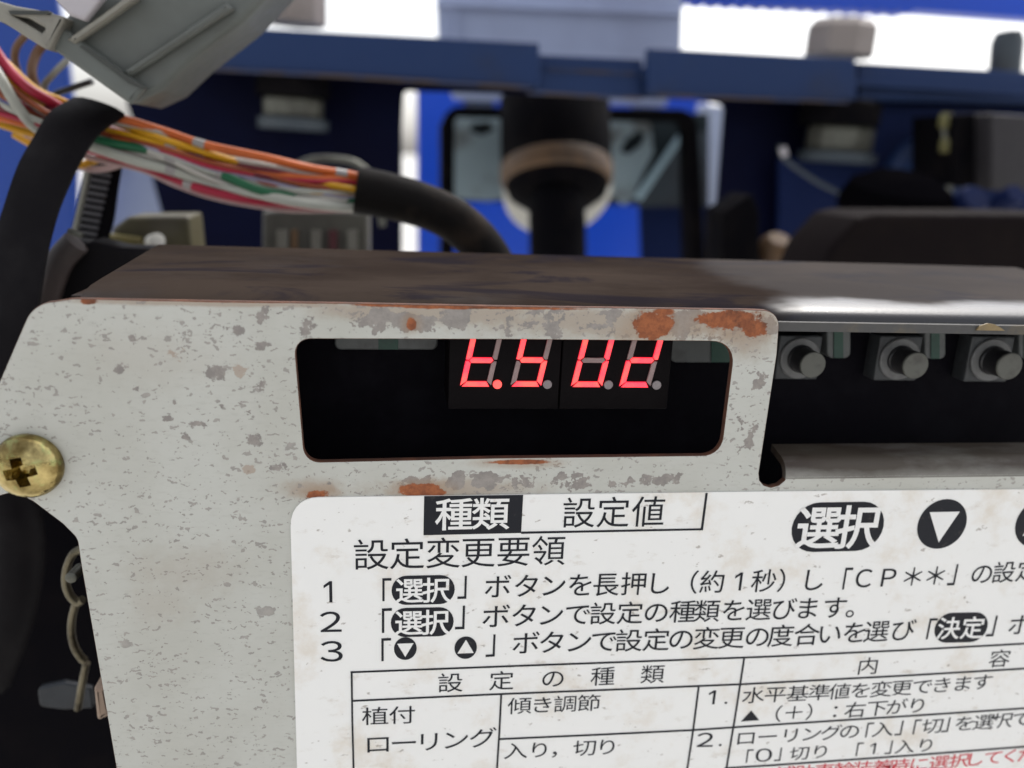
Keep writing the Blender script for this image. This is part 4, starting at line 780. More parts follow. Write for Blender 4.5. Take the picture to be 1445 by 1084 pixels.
# ------------------------------------------------------------------ control box: case behind the face plate
FAR_X = P(1680, 500).x
case = thing('control_box', 'dark dusty metal control box whose lid runs behind the top of the chipped plate', 'control box', P(700, 432, 0.03))
zt, zb = P(1270, 444.5, 0.002).z, P(1270, 467, 0.002).z
zr = P(700, 356, 0.0435).z
zbot = P(700, 1500, 0.0).z
LEFT_X = P(108, 424, 0.002).x
def case_profile(d):
    """Low front lip, a lid that bulges softly behind it, rounded rear edge and back wall, inset by d."""
    pts = [(0.002 + d, zb), (0.002 + d, zt - 0.0012), (0.00225 + d, zt - 0.0005 - d * .5), (0.003 + d * .5, zt + 0.0001 - d), (0.0048, zt + 0.0007 - d), (0.0075, zt + 0.0012 - d), (0.0115, zt + 0.0015 - d)]
    s = (zr - zt - 0.0015) / 0.030
    pts += [(0.022, zt + 0.0015 + s * 0.0105 - d), (0.0415, zr - d)]
    for i in range(1, 6):
        a = math.pi / 2 * i / 5
        pts.append((0.0415 + (0.003 - d) * math.sin(a), zr - 0.003 + (0.003 - d) * math.cos(a)))
    pts.append((0.0445 - d, zbot))
    return pts
outer, inner = case_profile(0.0), case_profile(0.0012)
lid = sweep_x('lid', outer + inner[::-1], LEFT_X, FAR_X, M_LID, case, 50)
# the lip is the lid's front face below the bend
px_l = sweep_x('lip', [(0.0014, zb - 0.0002), (0.0014, zt - 0.0013), (0.0019, zt - 0.0012), (0.0019, zb - 0.0002)], LEFT_X + 0.001, FAR_X, M_LIP, case, 30)
tag(px_l, 'grey scuffed lip above the row of push buttons')
box('end_wall', (LEFT_X - 0.0012, 0.0035, zbot), (LEFT_X, 0.0435, zr - 0.0028), M_LID, case)
px = P(1260, 464.8, 0.0013)
chipm = worn('yellow_grease', (0.22, 0.155, 0.07), (0.15, 0.11, 0.06), 0.5, 0, 400)
plate('grease_spot', [[(1378, 466.2), (1384, 460), (1394, 456.5), (1404, 458), (1413, 463), (1418, 467)]], 0.00105, 0.0003, chipm, case)

board = thing('circuit_board', 'black coated circuit board inside the box behind the window and buttons', 'circuit board', P(800, 560, 0.0165))
a, b = P(330, 426, 0.0165), P(1640, 760, 0.0165)
box('board', (a.x, 0.0165, b.z), (b.x, 0.0181, a.z), M_BOARD, board)
box('backing_tray', (a.x - 0.002, 0.0185, b.z - 0.004), (b.x + 0.002, 0.0225, a.z + 0.001), M_BLACK_IN, board)
for x0, x1, yb, g0, g1 in ((472, 618, 494, 534, 562), (946, 1042, 512, 1004, 1040), (1167, 1201, 506, 1177, 1190), (1305, 1335, 507, 1314, 1326), (1438, 1470, 507, 1446, 1458)):
    Yt = 0.0125
    t = plate('terminal', [[(x0, 440), (x1, 440), (x1, yb, 10), (x0, yb, 10)]], Yt, 0.004, M_WHITE_PLASTIC, board, 0.0003)
    s = plate('green_stripe', [[(g0, 442), (g1, 442), (g1, yb - 0.6), (g0, yb - 0.6)]], Yt - 0.0002, 0.0003, M_GREEN, t)

# ------------------------------------------------------------------ seven-segment displays
def seg_poly(name, w, h, th, sl):
    """Corner list of one segment, in digit space (u right, v up, slanted by sl)."""
    g = th * 0.13
    hw = th / 2
    def hbar(v, top, bot):
        L, Rr = 0, w
        if top == 'mid':
            return [(L + g + .1 * th, v), (L + hw + g, v + hw), (Rr - hw - g, v + hw), (Rr - g - .1 * th, v), (Rr - hw - g, v - hw), (L + hw + g, v - hw)]
        s = 1 if top == 'top' else -1
        return [(L - hw * .7 + g * 2, v + s * hw), (Rr + hw * .7 - g * 2, v + s * hw), (Rr - hw - g, v - s * hw), (L + hw + g, v - s * hw)]
    def vbar(u, side, v0, v1, outer_at):
        s = -1 if side == 'l' else 1
        o, i = u + s * hw, u - s * hw
        mid = v1 if outer_at == 0 else v0
        if outer_at == 0:     # lower: joins the bottom bar at v0
            return [(o, v0 - hw * .75 + g), (o, v1 - hw * .4), (u, v1 - g), (i, v1 - hw - g), (i, v0 + hw + g)]
        return [(o, v1 + hw * .75 - g), (o, v0 + hw * .4), (u, v0 + g), (i, v0 + hw + g), (i, v1 - hw - g)]
    p = {'a': hbar(h, 'top', 0), 'g': hbar(h / 2, 'mid', 0), 'd': hbar(0, 'bot', 0),
         'f': vbar(0, 'l', h / 2, h, 1), 'e': vbar(0, 'l', 0, h / 2, 0), 'b': vbar(w, 'r', h / 2, h, 1), 'c': vbar(w, 'r', 0, h / 2, 0)}[name]
    return [(u + v * sl, v) for u, v in p]
YD = 0.0060
def make_display(x0, x1, digits, label):
    d = thing('digit_display', label, 'display', P((x0 + x1) / 2, 577, YD + 0.004), 'red two-digit display modules')
    a, b = P(x0, 577.5, YD), P(x1, 577.5, YD)
    zb_ = a.z * 0.5 + b.z * 0.5
    box('body', (a.x, YD, zb_), (b.x, 0.0163, zb_ + 0.0155), M_DISPLAY, d, 0.00025)
    for (cx, cy, lit, dot) in digits:
        c = P(cx, cy, YD)
        k = scale_at(cx, cy, YD)
        w, h, th, sl = 36.3 * k, 69 * k, 7.1 * k, 0.19
        for s in 'abcdefg':
            on = s in lit
            ring = [(c.x + u, c.z + v) for u, v in seg_poly(s, w, h, th, sl)]
            me = fill_rings([ring], 0.00018, 0.00006, 1)
            me.transform(Matrix.Translation((0, YD - 0.00012, 0)))
            if on:
                bm = bmesh.new(); bm.from_mesh(me)
                nf = len(bm.faces)
                wide = embolden([ring if signed_area(ring) > 0 else ring[::-1]], 0.000075)
                m2 = fill_rings(wide, 0.00004)
                m2.transform(Matrix.Translation((0, YD - 0.00003, 0)))
                bm.from_mesh(m2)
                bm.faces.ensure_lookup_table()
                for f in bm.faces[nf:]:
                    f.material_index = 1
                bm.to_mesh(me); bm.free()
            o = link('segment', me, [M_SEG_ON, M_SEG_RIM] if on else M_SEG_OFF, d)
            o['label'] = 'lit red display segment' if on else 'unlit dull grey display segment'
        cc = Vector((c.x + w + 12.2 * k, 0, c.z - 0.5 * k))
        ring = [(cc.x + 6.4 * k * math.cos(t * math.pi / 14), cc.z + 6.4 * k * math.sin(t * math.pi / 14)) for t in range(28)]
        me = fill_rings([ring], 0.00018, 0.00006, 1)
        me.transform(Matrix.Translation((0, YD - 0.00012, 0)))
        o = link('decimal_point', me, M_SEG_ON if dot else M_DOT_OFF, d)
        o['label'] = 'lit red decimal point' if dot else 'unlit grey decimal point'
make_display(632, 787.5, ((653.5, 541.5, 'defg', True), (724, 541.5, 'acdfg', False)), 'left display module showing a red t with a lit point and a red 5')
make_display(789, 941, ((810, 542, 'bcdef', False), (878, 542.5, 'abdeg', False)), 'right display module showing a red U and a red 2, no lit point')

# ------------------------------------------------------------------ push buttons
def make_button(cx, cy, label):
    Yf = 0.0080
    t = thing('push_button', label, 'push button', P(cx - 12, cy - 9, 0.0165), 'push buttons in the recess right of the window')
    c = P(cx, cy, Yf)
    k = scale_at(cx, cy, Yf)
    x, z = c.x, c.z
    hs = 30 * k * 1.035
    box('switch_body', (x - hs, 0.0128, z - hs), (x + hs, 0.0164, z + hs), M_BTN_BASE, t, 0.0003)
    ax = (0, -1, 0)
    o = Vector((x, 0.0127, z))
    lathe('collar', [(hs * .50, 0.0), (hs * .93, 0.0), (hs * .93, 0.00035), (hs * .88, 0.0005), (hs * .50, 0.0005)], o, ax, M_BTN_RING, t)
    r = 17.8 * k
    lathe('stem', [(r * 1.08, 0), (r * 1.08, 0.001), (r * .985, 0.0012), (r * .985, 0.0127 - Yf - 0.0003)], o, ax, M_BTN_STEM, t)
    lathe('tip', [(r, 0.0), (r, 0.0003), (r * .94, 0.00045), (0, 0.00048)], Vector((x, Yf + 0.0003, z)), ax, M_BTN_CAP, t)
make_button(1147, 515, 'grey push button right beside the chipped plate edge')
make_button(1292, 516, 'grey push button in the middle of the row of three')
make_button(1424.5, 517, 'grey push button farthest from the display window')

# ------------------------------------------------------------------ face plate
fp = thing('face_plate', 'off-white chipped steel face plate with a display window and rust patches', 'face plate', P(300, 600))
outline = [(46, 430, 42), (104, 421.6), (300, 425.2), (500, 428.3), (700, 432.2), (1050, 437), (1101, 438.4, 34), (1096.5, 500), (1071, 668), (1072, 678), (1078, 685), (1088, 688), (1099, 685), (1107, 678.5), (1111, 672),
           (1700, 664), (1760, 1330), (205, 1330), (165, 1090), (114, 795), (109, 760, 22), (88, 739), (47, 708), (20, 694), (-22, 706, 30), (-30, 606, 30)]
window = [(415, 478.3, 22), (720, 479.2), (1037.5, 482, 30), (1017, 642.6, 30), (700, 646.5), (430, 652.6, 24)]
# the flange is the plate's own edge bent back into the box to the right of the notch
f0 = P(1111, 672).z
def project(v):
    d = v - CAM
    return CX + F_PX * d.dot(AX) / d.dot(AZ), CY + F_PX * d.dot(AY) / d.dot(AZ)
outline_flat = [project(Vector((P(1700, 664).x, 0, f0))) if p == (1700, 664) else p for p in outline]
sheet = plate('sheet', [outline_flat, window], 0.0, 0.0012, M_PLATE, fp, 0.00018, M_RUST_EDGE)
# bent flange, swept along X
xl, xr = P(1109, 672).x, P(1700, 664).x
rf = 0.0030
f0 -= 0.0005
prof = []
z0f = f0
for rr, rev in ((rf, False), (rf - 0.0012, True)):
    arc = [(-0.00003 + rf - rr * math.cos(math.pi / 2 * i / 8), z0f + rr * math.sin(math.pi / 2 * i / 8)) for i in range(9)]
    arc.append((0.0078, z0f + rr))
    prof += arc[::-1] if rev else arc
bm = bmesh.new()
def flange_x(y):
    return xl + (0.0009 * max(0.0, (y - 0.0056) / 0.0022) ** 2)
va = [bm.verts.new((flange_x(y), y, z)) for y, z in prof]
vb = [bm.verts.new((xr, y, z)) for y, z in prof]
n = len(prof)
for i in range(n):
    bm.faces.new((va[i], va[(i + 1) % n], vb[(i + 1) % n], vb[i]))
bm.faces.new(va); bm.faces.new(vb)
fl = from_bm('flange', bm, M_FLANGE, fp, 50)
fl['label'] = 'flange bent back above the label, overhead shade and grime painted in'

# ------------------------------------------------------------------ screw
sc = thing('pan_head_screw', 'yellow zinc cross-head screw at the left tab of the chipped plate', 'screw', P(43, 655))
ks = scale_at(43, 655)
r = 50 * ks
prof = [(r * .96, 0.0), (r, 0.0003), (r, 0.0007)]
for i in range(1, 10):
    a = math.pi / 2 * i / 9
    prof.append((r * math.cos(a) if i < 9 else 0.0, 0.0007 + 0.0027 * math.sin(a)))
bm = bmesh.new(); add_lathe(bm, prof, Matrix.Identity(4), 64)
bmesh.ops.recalc_face_normals(bm, faces=bm.faces)
me = bpy.data.meshes.new('head'); bm.to_mesh(me); bm.free()
ob = bpy.data.objects.new('head', me); COL.objects.link(ob)
bm = bmesh.new()
for ang in (0, math.pi / 2):
    w0, w1 = 0.00095, 0.00035
    l0, l1 = 0.0027, 0.0009
    base = [(-l1, -w1), (l1, -w1), (l1, w1), (-l1, w1)]; top = [(-l0, -w0), (l0, -w0), (l0, w0), (-l0, w0)]
    rot = Matrix.Rotation(ang, 4, 'Z')
    lo = [bm.verts.new(rot @ Vector((x, y, 0.0010 if ang == 0 else 0.00105))) for x, y in base]
    hi = [bm.verts.new(rot @ Vector((x, y, 0.0042))) for x, y in top]
    bm.faces.new(lo[::-1]); bm.faces.new(hi)
    for i in range(4):
        bm.faces.new((lo[i], lo[(i + 1) % 4], hi[(i + 1) % 4], hi[i]))
bmesh.ops.recalc_face_normals(bm, faces=bm.faces)
cm = bpy.data.meshes.new('cutter'); bm.to_mesh(cm); bm.free()
cut = bpy.data.objects.new('cutter', cm); COL.objects.link(cut)
mod = ob.modifiers.new('recess', 'BOOLEAN'); mod.operation = 'DIFFERENCE'; mod.object = cut; mod.solver = 'EXACT'; mod.use_self = True
bpy.context.view_layer.update()
hm = bpy.data.meshes.new_from_object(ob.evaluated_get(bpy.context.evaluated_depsgraph_get()))
bpy.data.objects.remove(ob); bpy.data.objects.remove(cut)
hm.transform(frame(P(43, 655) + Vector((0, -0.00005, 0)), (0, -1, 0)) @ Matrix.Rotation(math.radians(12), 4, 'Z'))
smooth(hm, 30)
link('head', hm, M_BRASS, sc)
lathe('shank', [(0.0024, 0), (0.0024, 0.012)], P(43, 655) + Vector((0, 0.0002, 0)), (0, 1, 0), M_BRASS, sc)

# ------------------------------------------------------------------ instruction label
LABEL_FACE = -0.00022
lab = thing('instruction_label', 'white instruction sticker printed with black Japanese text and a table, stuck below the window', 'label', P(900, 900))
plate('sticker', [[(409, 702.5, 40), (700, 698.8), (1085, 693.9), (1445, 690.8), (1680, 689), (1740, 1320), (424, 1320), (419, 1084)]], LABEL_FACE, -LABEL_FACE + 0.00001, M_LABEL, lab)
BODY = 0.00001
def line(name, chars, xs, mid, em, aspect=1.0, bold=0.0, mat=None, layer=1, extra=None):
    rings = text_rings(chars, xs, mid, em, aspect)
    if bold:
        tot = sum(sum(r[i - 1][0] * r[i][1] - r[i][0] * r[i - 1][1] for i in range(len(r))) for r in rings)
        rings = embolden(rings, bold if tot > 0 else -bold)
    return ink(name, rings, mat or M_INK, lab, layer, bold != 0)
# header strip
ink('header_block', [ring_at([(598.5, 699.2), (738, 697.4), (735, 751.2), (597.5, 754.3)], 0)], M_INK, lab)
line('header_text', '種類', (640.5, 692.5), [(640, 724.5), (692, 723.5)], [(640, 48)], 1.05, 0.00007, M_WHITE_INK, 2)
ink('header_frame', [ring_at([(735.2, 749.2), (988.0, 744.6), (994.8, 694.8), (998, 694.8), (991.2, 747.4), (735, 752.4)], 0)], M_INK, lab)
line('header_text', '設定値', (816.6, 865, 914), [(816, 722.5), (914, 721)], [(816, 46)], 1.0)
line('heading_text', '設定変更要領', (524, 574.5, 625.5, 675, 724.5, 774), [(524, 781.5), (774, 776)], [(524, 46.5), (774, 45)], 1.02)
# numbered steps
line('step_number', '１', (463,), [(463, 833.5)], [(463, 40)], 0.95, 0.00002)
line('step_number', '２', (467,), [(467, 876)], [(467, 38)], 1.28, 0.00002)
line('step_number', '３', (468,), [(468, 917.5)], [(468, 38)], 1.32, 0.00002)
line('step_text', '「」ボタンを長押し（約１秒）し「ＣＰ＊＊」の設定', (546, 652, 702.5, 742.5, 781.5, 818.5, 855, 893.5, 931.5, 979, 1004, 1041, 1077, 1102, 1148.5, 1195, 1218, 1253, 1287, 1319, 1343, 1384.5, 1415.5, 1449),
     [(546, 831), (702, 826.5), (855, 823.5), (1004, 820), (1148, 817), (1287, 812.5), (1384, 808.5), (1449, 804)], [(546, 36), (702, 36), (1004, 34), (1149, 34), (1415, 31.5)], 1.03, BODY)
line('step_text', '「」ボタンで設定の種類を選びます。', (546, 649, 700, 739, 778, 815, 850.5, 888.5, 925.5, 962.5, 997, 1034.5, 1070, 1106, 1139.5, 1177.5, 1199.5),
     [(546, 874.5), (700, 868.3), (850, 864.5), (1015, 860.5), (1178, 856)], [(700, 36), (850, 33.5), (1178, 33)], 1.06, BODY)
line('step_text', '「」ボタンで設定の変更の度合いを選び「」ボ', (545, 692, 742, 778, 817.5, 852, 887, 925.5, 960.5, 996.5, 1032, 1068, 1101, 1137.5, 1170.5, 1205, 1236, 1274, 1313.5, 1398, 1439),
     [(545, 915.5), (692, 910), (742, 906), (887, 902.5), (1030, 898.5), (1150, 894), (1270, 888), (1398, 882.5), (1439, 880)], [(545, 36), (742, 34.5), (1030, 33), (1270, 32), (1439, 31)], 1.08, BODY)
def pill(cx, cy, w, h, chars, xs, em, bold):
    o = ink('button_symbol', [stadium(cx, cy, w, h)], M_INK, lab)
    t = line('symbol_text', chars, xs, [(xs[0], cy + .5), (xs[1], cy - .3)], [(cx, em)], 0.98, bold, M_WHITE_INK, 2)
    return o
pill(1181.5, 742.8, 129, 68.5, '選択', (1154, 1209.5), 63, 0.00014)
pill(597.3, 831.5, 89, 41, '選択', (578, 615.8), 37, 0.000065)
pill(596, 876.8, 88.5, 41, '選択', (577, 614.5), 37, 0.000065)
pill(1355, 884.6, 74, 41, '決定', (1337.5, 1371), 32, 0.00006)
def round_symbol(cx, cy, r, down, half, up_, dn_):
    ink('button_symbol', [stadium(cx, cy, 2 * r, 2 * r, 20)], M_INK, lab)
    t = triangle(cx, cy, half, up_, dn_)
    if down:
        c = P(cx, cy)
        t = [(x, 2 * c.z - z) for x, z in t][::-1]
    ink('symbol_triangle', [t], M_WHITE_INK, lab, 2)
round_symbol(1328, 738.8, 34.2, True, 21, 25, 17)
round_symbol(1466, 737, 34, False, 21, 25, 17)
round_symbol(572, 914, 16, True, 11.5, 11.5, 7.5)
round_symbol(657, 912.8, 15.8, False, 11.5, 11.5, 7.5)
# table
lines = [[(494.8, 947.4), (760, 937.3), (900, 932.3), (1085, 925.4), (1280, 916.2), (1445, 907.2), (1600, 898.5)],
         [(498, 987.7), (700, 978.4), (860, 972.1), (1049, 964.2), (1280, 952), (1445, 942.3), (1600, 932.5)],
         [(704.5, 1041.6), (850, 1035.2), (976, 1029), (1085, 1021.7), (1280, 1009.2), (1445, 998.3), (1600, 987.5)],
         [(1022, 1082.6), (1085, 1078.8), (1280, 1065), (1445, 1052.3), (1600, 1040)],
         [(496.4, 948), (497.3, 1015), (499.5, 1100), (502, 1200)], [(707, 979), (704.5, 1030), (701, 1084), (695, 1180)],
         [(985.2, 967.5), (977.5, 1028), (969, 1084), (956, 1180)], [(1049.2, 927.5), (1037, 1007), (1024, 1084), (1009, 1180)]]
for i, l in enumerate(lines):
    ink('table_rule', [stroke(l, 2.7)], M_INK, lab, 1 if i < 4 else 1.5)
line('table_text', '設定の種類', (635.5, 707.5, 780, 850, 920.5), [(635, 962), (780, 956), (920, 950)], [(635, 29), (920, 28)], 1.12)
line('table_text', '内容', (1224, 1409.5), [(1224, 938.5), (1409, 928)], [(1224, 25.5)], 1.15)
line('table_text', '植付', (529.5, 567.5), [(529, 1009), (567, 1007.5)], [(529, 27)], 1.24)
line('table_text', 'ローリング', (533.5, 570, 605.5, 644, 681.5), [(533, 1048.5), (605, 1045), (681, 1039.5)], [(533, 29.5)], 1.2)
line('table_text', '傾き調節', (733, 765.5, 797, 830.5), [(733, 994.5), (830, 990.5)], [(733, 25)], 1.22)
line('table_text', '入り，切り', (727.5, 761, 782.5, 824.5, 856.5), [(727, 1058), (856, 1052.5)], [(727, 24.5)], 1.22)
line('table_text', '１', (1004,), [(1004, 982.5)], [(1004, 26)], 1.15, 0.00003)
line('table_text', '２', (994.5,), [(994, 1042.5)], [(994, 26)], 1.45, 0.00002)
line('table_text', '・', (1023.5,), [(1023, 990.5)], [(1023, 26)], 1.2)
line('table_text', '・', (1015.5,), [(1015, 1050)], [(1015, 26)], 1.2)
line('table_text', '水平基準値を変更できます', (1062.5, 1093.5, 1125, 1155, 1183.5, 1213.5, 1242.5, 1271.5, 1300.5, 1328.5, 1358, 1385.5),
     [(1062, 979.8), (1125, 977.3), (1213, 973), (1300, 967.5), (1385, 961)], [(1062, 24), (1385, 23)], 1.25)
ink('table_arrow', [ring_at([(1044.5, 1017), (1070.5, 1015), (1059.3, 1001.3)], 0)], M_INK, lab)
line('table_text', '（＋）：右下がり', (1098, 1119.5, 1141, 1178, 1205.5, 1236.5, 1264.5, 1293.5), [(1098, 1006), (1119, 1004), (1205, 1000.3), (1293, 994)], [(1098, 24), (1293, 23)], 1.22)
line('table_text', 'ローリングの「入」「切」を選択で', (1052, 1082.5, 1115, 1145, 1172, 1198, 1226, 1245, 1267.5, 1293, 1314.5, 1333.5, 1360, 1387, 1413, 1441),
     [(1052, 1040), (1115, 1036), (1198, 1030.7), (1314, 1023), (1387, 1017.5), (1441, 1013)], [(1052, 22.5)], 1.27)
line('table_text', '「」切り', (1057, 1097, 1127, 1157), [(1057, 1065.5), (1127, 1061.5), (1157, 1059)], [(1057, 20.5)], 1.27)
line('table_text', '０', (1077,), [(1077, 1064)], [(1077, 24)], 1.55)
line('table_text', '「１」入り', (1212, 1230.5, 1253, 1276, 1305.5), [(1212, 1056), (1305, 1050)], [(1212, 20.5)], 1.27)
line('warning_text', '補助車輪装着時に選択してくだ', (1107, 1134, 1162, 1190, 1216, 1242.5, 1269, 1296, 1324, 1352.5, 1376, 1400, 1424, 1449),
     [(1107, 1089.5), (1190, 1084), (1269, 1079), (1324, 1074.5), (1400, 1067.5), (1449, 1063)], [(1107, 20.5)], 1.3, 0.0, M_RED_INK)
# ------------------------------------------------------------------ wire harness
har = thing('wire_harness', 'bundle of coloured wires entering a black sheath above the control box', 'wire harness', P(300, 240, 0.075))
WC = {'orange': (0.62, 0.13, 0.025), 'white': (0.52, 0.49, 0.44), 'cream': (0.46, 0.46, 0.40), 'yellow': (0.66, 0.33, 0.008), 'maroon': (0.17, 0.022, 0.032), 'crimson': (0.40, 0.016, 0.045),
      'green': (0.012, 0.12, 0.05), 'blue': (0.075, 0.14, 0.36), 'rust': (0.30, 0.065, 0.02), 'lavender': (0.34, 0.31, 0.42), 'brown': (0.16, 0.085, 0.045), 'grey': (0.26, 0.26, 0.22), 'pink': (0.48, 0.33, 0.32), 'black': (0.02, 0.018, 0.018)}
WM = {k: worn(k + '_wire_insulation', tuple(c * 0.8 for c in v), tuple(c * 0.45 for c in v), 0.42, 0, 60, 0.45, 0.72, 0.8, spec=0.3) for k, v in WC.items()}
M_BAND = worn('silver_marking_ink', (0.27, 0.25, 0.235), (0.2, 0.18, 0.17), 0.4, 0, 60)
def wire(color, pts, width, dy, bands=(), left=None):
    Y = 0.076 + dy
    rad = width / 2 * scale_at(300, 230, Y)
    # the last two points run on into the sheath
    def at(x):
        d = dy if left is None or x > 150 else (left if x < 60 else left + (dy - left) * (x - 60) / 90)
        if x > 440:
            d *= max(0.25, 1 - (x - 440) / 85)
        return 0.076 + d
    path = [P(x, y, at(x) + (0.0015 * math.sin(i * 1.7 + dy * 900) if x < 480 else 0)) for i, (x, y) in enumerate(pts)]
    o = tube('wire', path, rad, WM[color], har, 8, 10)
    o['label'] = color + ' wire'
    full = catmull(path, 8)
    for b_ in bands:
        i = min(range(len(full)), key=lambda q: abs((full[q] - P(b_[0], b_[1], Y)).length))
        i = max(1, min(i, len(full) - 3))
        seg = full[i - 1:i + 2]
        bm = bmesh.new(); add_tube(bm, seg, rad * 1.06, 10)
        from_bm('marking_band', bm, M_BAND, o)
E5 = (560, 275)
wire('orange', [(70, 150), (110, 158), (165, 166), (235, 187), (290, 205), (380, 224), (440, 238), (505, 249), (560, 268)], 12.5, -0.004, [(278, 201), (487, 246)])
wire('white', [(-30, 75), (20, 118), (75, 150), (150, 168), (225, 186), (290, 207), (345, 226), (415, 242), (500, 257), (560, 272)], 13, -0.0015, [(350, 227)])
wire('yellow', [(-20, 60), (45, 122), (88, 143), (165, 174), (225, 196), (285, 214), (345, 232), (405, 245), (470, 262), (560, 276)], 10.5, -0.003)
wire('maroon', [(-20, 105), (30, 136), (80, 162), (150, 182), (220, 203), (290, 224), (360, 244), (430, 256), (505, 266), (560, 276)], 13, 0.001, left=-0.006)
wire('rust', [(-20, 95), (30, 120), (80, 150), (150, 188), (215, 206), (270, 224), (330, 243), (400, 258), (505, 270), (560, 279)], 10, 0.003)
wire('lavender', [(-10, 120), (20, 136), (60, 152), (110, 176), (190, 205), (250, 222), (330, 240), (430, 258), (505, 268), (560, 278)], 8, 0.0025)
wire('blue', [(-20, 140), (50, 168), (120, 186), (200, 204), (270, 222), (330, 236), (400, 250), (460, 262), (505, 269), (560, 279)], 11, -0.001, [(478, 266)])
wire('white', [(-30, 105), (15, 140), (60, 170), (140, 182), (190, 202), (230, 222), (290, 246), (360, 262), (430, 277), (505, 283), (560, 286)], 12, 0.0)
wire('yellow', [(-20, 168), (40, 187), (90, 196), (150, 196), (205, 216), (260, 234), (330, 246), (400, 262), (470, 275), (560, 283)], 12, -0.001)
wire('crimson', [(-20, 50), (10, 95), (40, 125), (85, 152), (140, 196), (190, 213), (250, 229), (320, 240), (400, 256), (505, 276), (560, 283)], 14, 0.0015, left=-0.007)
wire('green', [(60, 175), (140, 198), (225, 216), (285, 238), (325, 252), (370, 270), (430, 279), (505, 284), (560, 287)], 13, -0.004, [(310, 246)])
wire('black', [(60, 175), (140, 194), (225, 214), (262, 228), (300, 243), (340, 262), (430, 281), (505, 288), (560, 289)], 10, -0.001)
wire('cream', [(-20, 80), (0, 110), (30, 158), (60, 186), (118, 203), (190, 227), (240, 240), (300, 260), (360, 273), (430, 287), (505, 293), (560, 291)], 15, -0.0045, [(243, 241)], left=-0.009)
wire('crimson', [(60, 195), (130, 212), (200, 234), (240, 250), (285, 267), (345, 281), (410, 288), (460, 290), (505, 291), (560, 291)], 13, -0.003, [(268, 262)])
wire('pink', [(70, 205), (140, 226), (200, 240), (250, 262), (310, 281), (400, 296), (460, 297), (505, 296), (560, 292)], 8, -0.001)
wire('yellow', [(20, 190), (70, 218), (108, 232), (130, 228), (160, 221), (220, 236), (300, 262), (400, 276), (460, 287), (505, 292), (560, 290)], 10, 0.003)
wire('pink', [(40, 195), (80, 226), (122, 238), (150, 238), (185, 231), (240, 246), (310, 268), (400, 284), (505, 289), (560, 288)], 9, 0.004)
wire('maroon', [(-10, 150), (30, 158), (70, 168), (110, 180), (180, 208), (260, 236), (340, 262), (420, 282), (505, 287), (560, 287)], 12, 0.004, left=-0.004)
wire('white', [(-10, 160), (20, 165), (60, 176), (100, 186), (170, 200), (250, 220), (340, 236), (420, 250), (505, 262), (560, 274)], 9, 0.005)
wire('brown', [(70, 55), (52, 75), (45, 105), (60, 135), (95, 165), (160, 192), (260, 226), (380, 254), (505, 276), (560, 281)], 13, 0.008)
wire('brown', [(40, 45), (22, 70), (25, 100), (50, 130), (90, 160), (160, 186), (260, 218), (380, 246), (505, 268), (560, 278)], 10, 0.010)
wire('grey', [(95, 85), (75, 105), (62, 125), (80, 150), (120, 175), (200, 202), (300, 232), (400, 256), (505, 278), (560, 283)], 9, 0.010)
wire('black', [(130, 115), (100, 125), (75, 135), (70, 150), (110, 175), (200, 206), (300, 236), (400, 258), (505, 280), (560, 284)], 9, 0.012)
# the thinner strands that fill the bundle, each crossing it on a course of its own
rng = random.Random(11)
top_edge = [(-25, 70), (25, 112), (75, 146), (120, 165), (180, 176), (240, 193), (300, 211), (370, 226), (435, 241), (505, 252)]
low_edge = [(-25, 175), (25, 190), (75, 205), (120, 216), (180, 236), (240, 254), (300, 277), (370, 291), (435, 297), (505, 295)]
for col_ in ('rust', 'white', 'maroon', 'yellow', 'pink', 'crimson', 'white', 'orange', 'lavender', 'crimson', 'cream', 'maroon', 'rust', 'white'):
    u0, u1 = rng.uniform(0.05, 0.95), rng.uniform(0.05, 0.95)
    ph = rng.uniform(0, 6)
    pts = []
    for i, ((x0, y0), (x1, y1)) in enumerate(zip(top_edge, low_edge)):
        u = u0 + (u1 - u0) * i / 9 + 0.06 * math.sin(ph + i * 0.9)
        u = max(0.04, min(0.96, u))
        pts.append((x0, y0 + (y1 - y0) * u))
    wire(col_, pts + [(560, 280)], rng.uniform(7.0, 9.5), rng.uniform(-0.0045, -0.001), [pts[5]] if rng.random() < 0.4 else (), left=rng.uniform(-0.009, -0.003))
# black sheath
sp = [(503, 268), (540, 275), (590, 288), (630, 305), (662, 328), (690, 362), (712, 410), (725, 470)]
rad = [33 * scale_at(520, 270, 0.076)] * 2 + [31.5 * scale_at(560, 270, 0.076)] * 5
o = tube('sheath', [P(x, y, 0.076) for x, y in sp], rad, M_SHEATH, har, 10, 24)

# ------------------------------------------------------------------ strap round the harness
st = strip('cable_strap', [(104, 137), (70, 158), (46, 195), (24, 235), (2, 300), (-22, 380), (-40, 470), (-50, 600)],
           [(176, 160), (142, 184), (116, 222), (99, 255), (80, 300), (64, 360), (52, 440), (40, 560)],
           [0.070, 0.064, 0.060, 0.056, 0.052, 0.048, 0.044, 0.040], 0.0009, M_STRAP)
tag(st, 'wide black plastic strap looped over the left end of the wire bundle', 'strap')
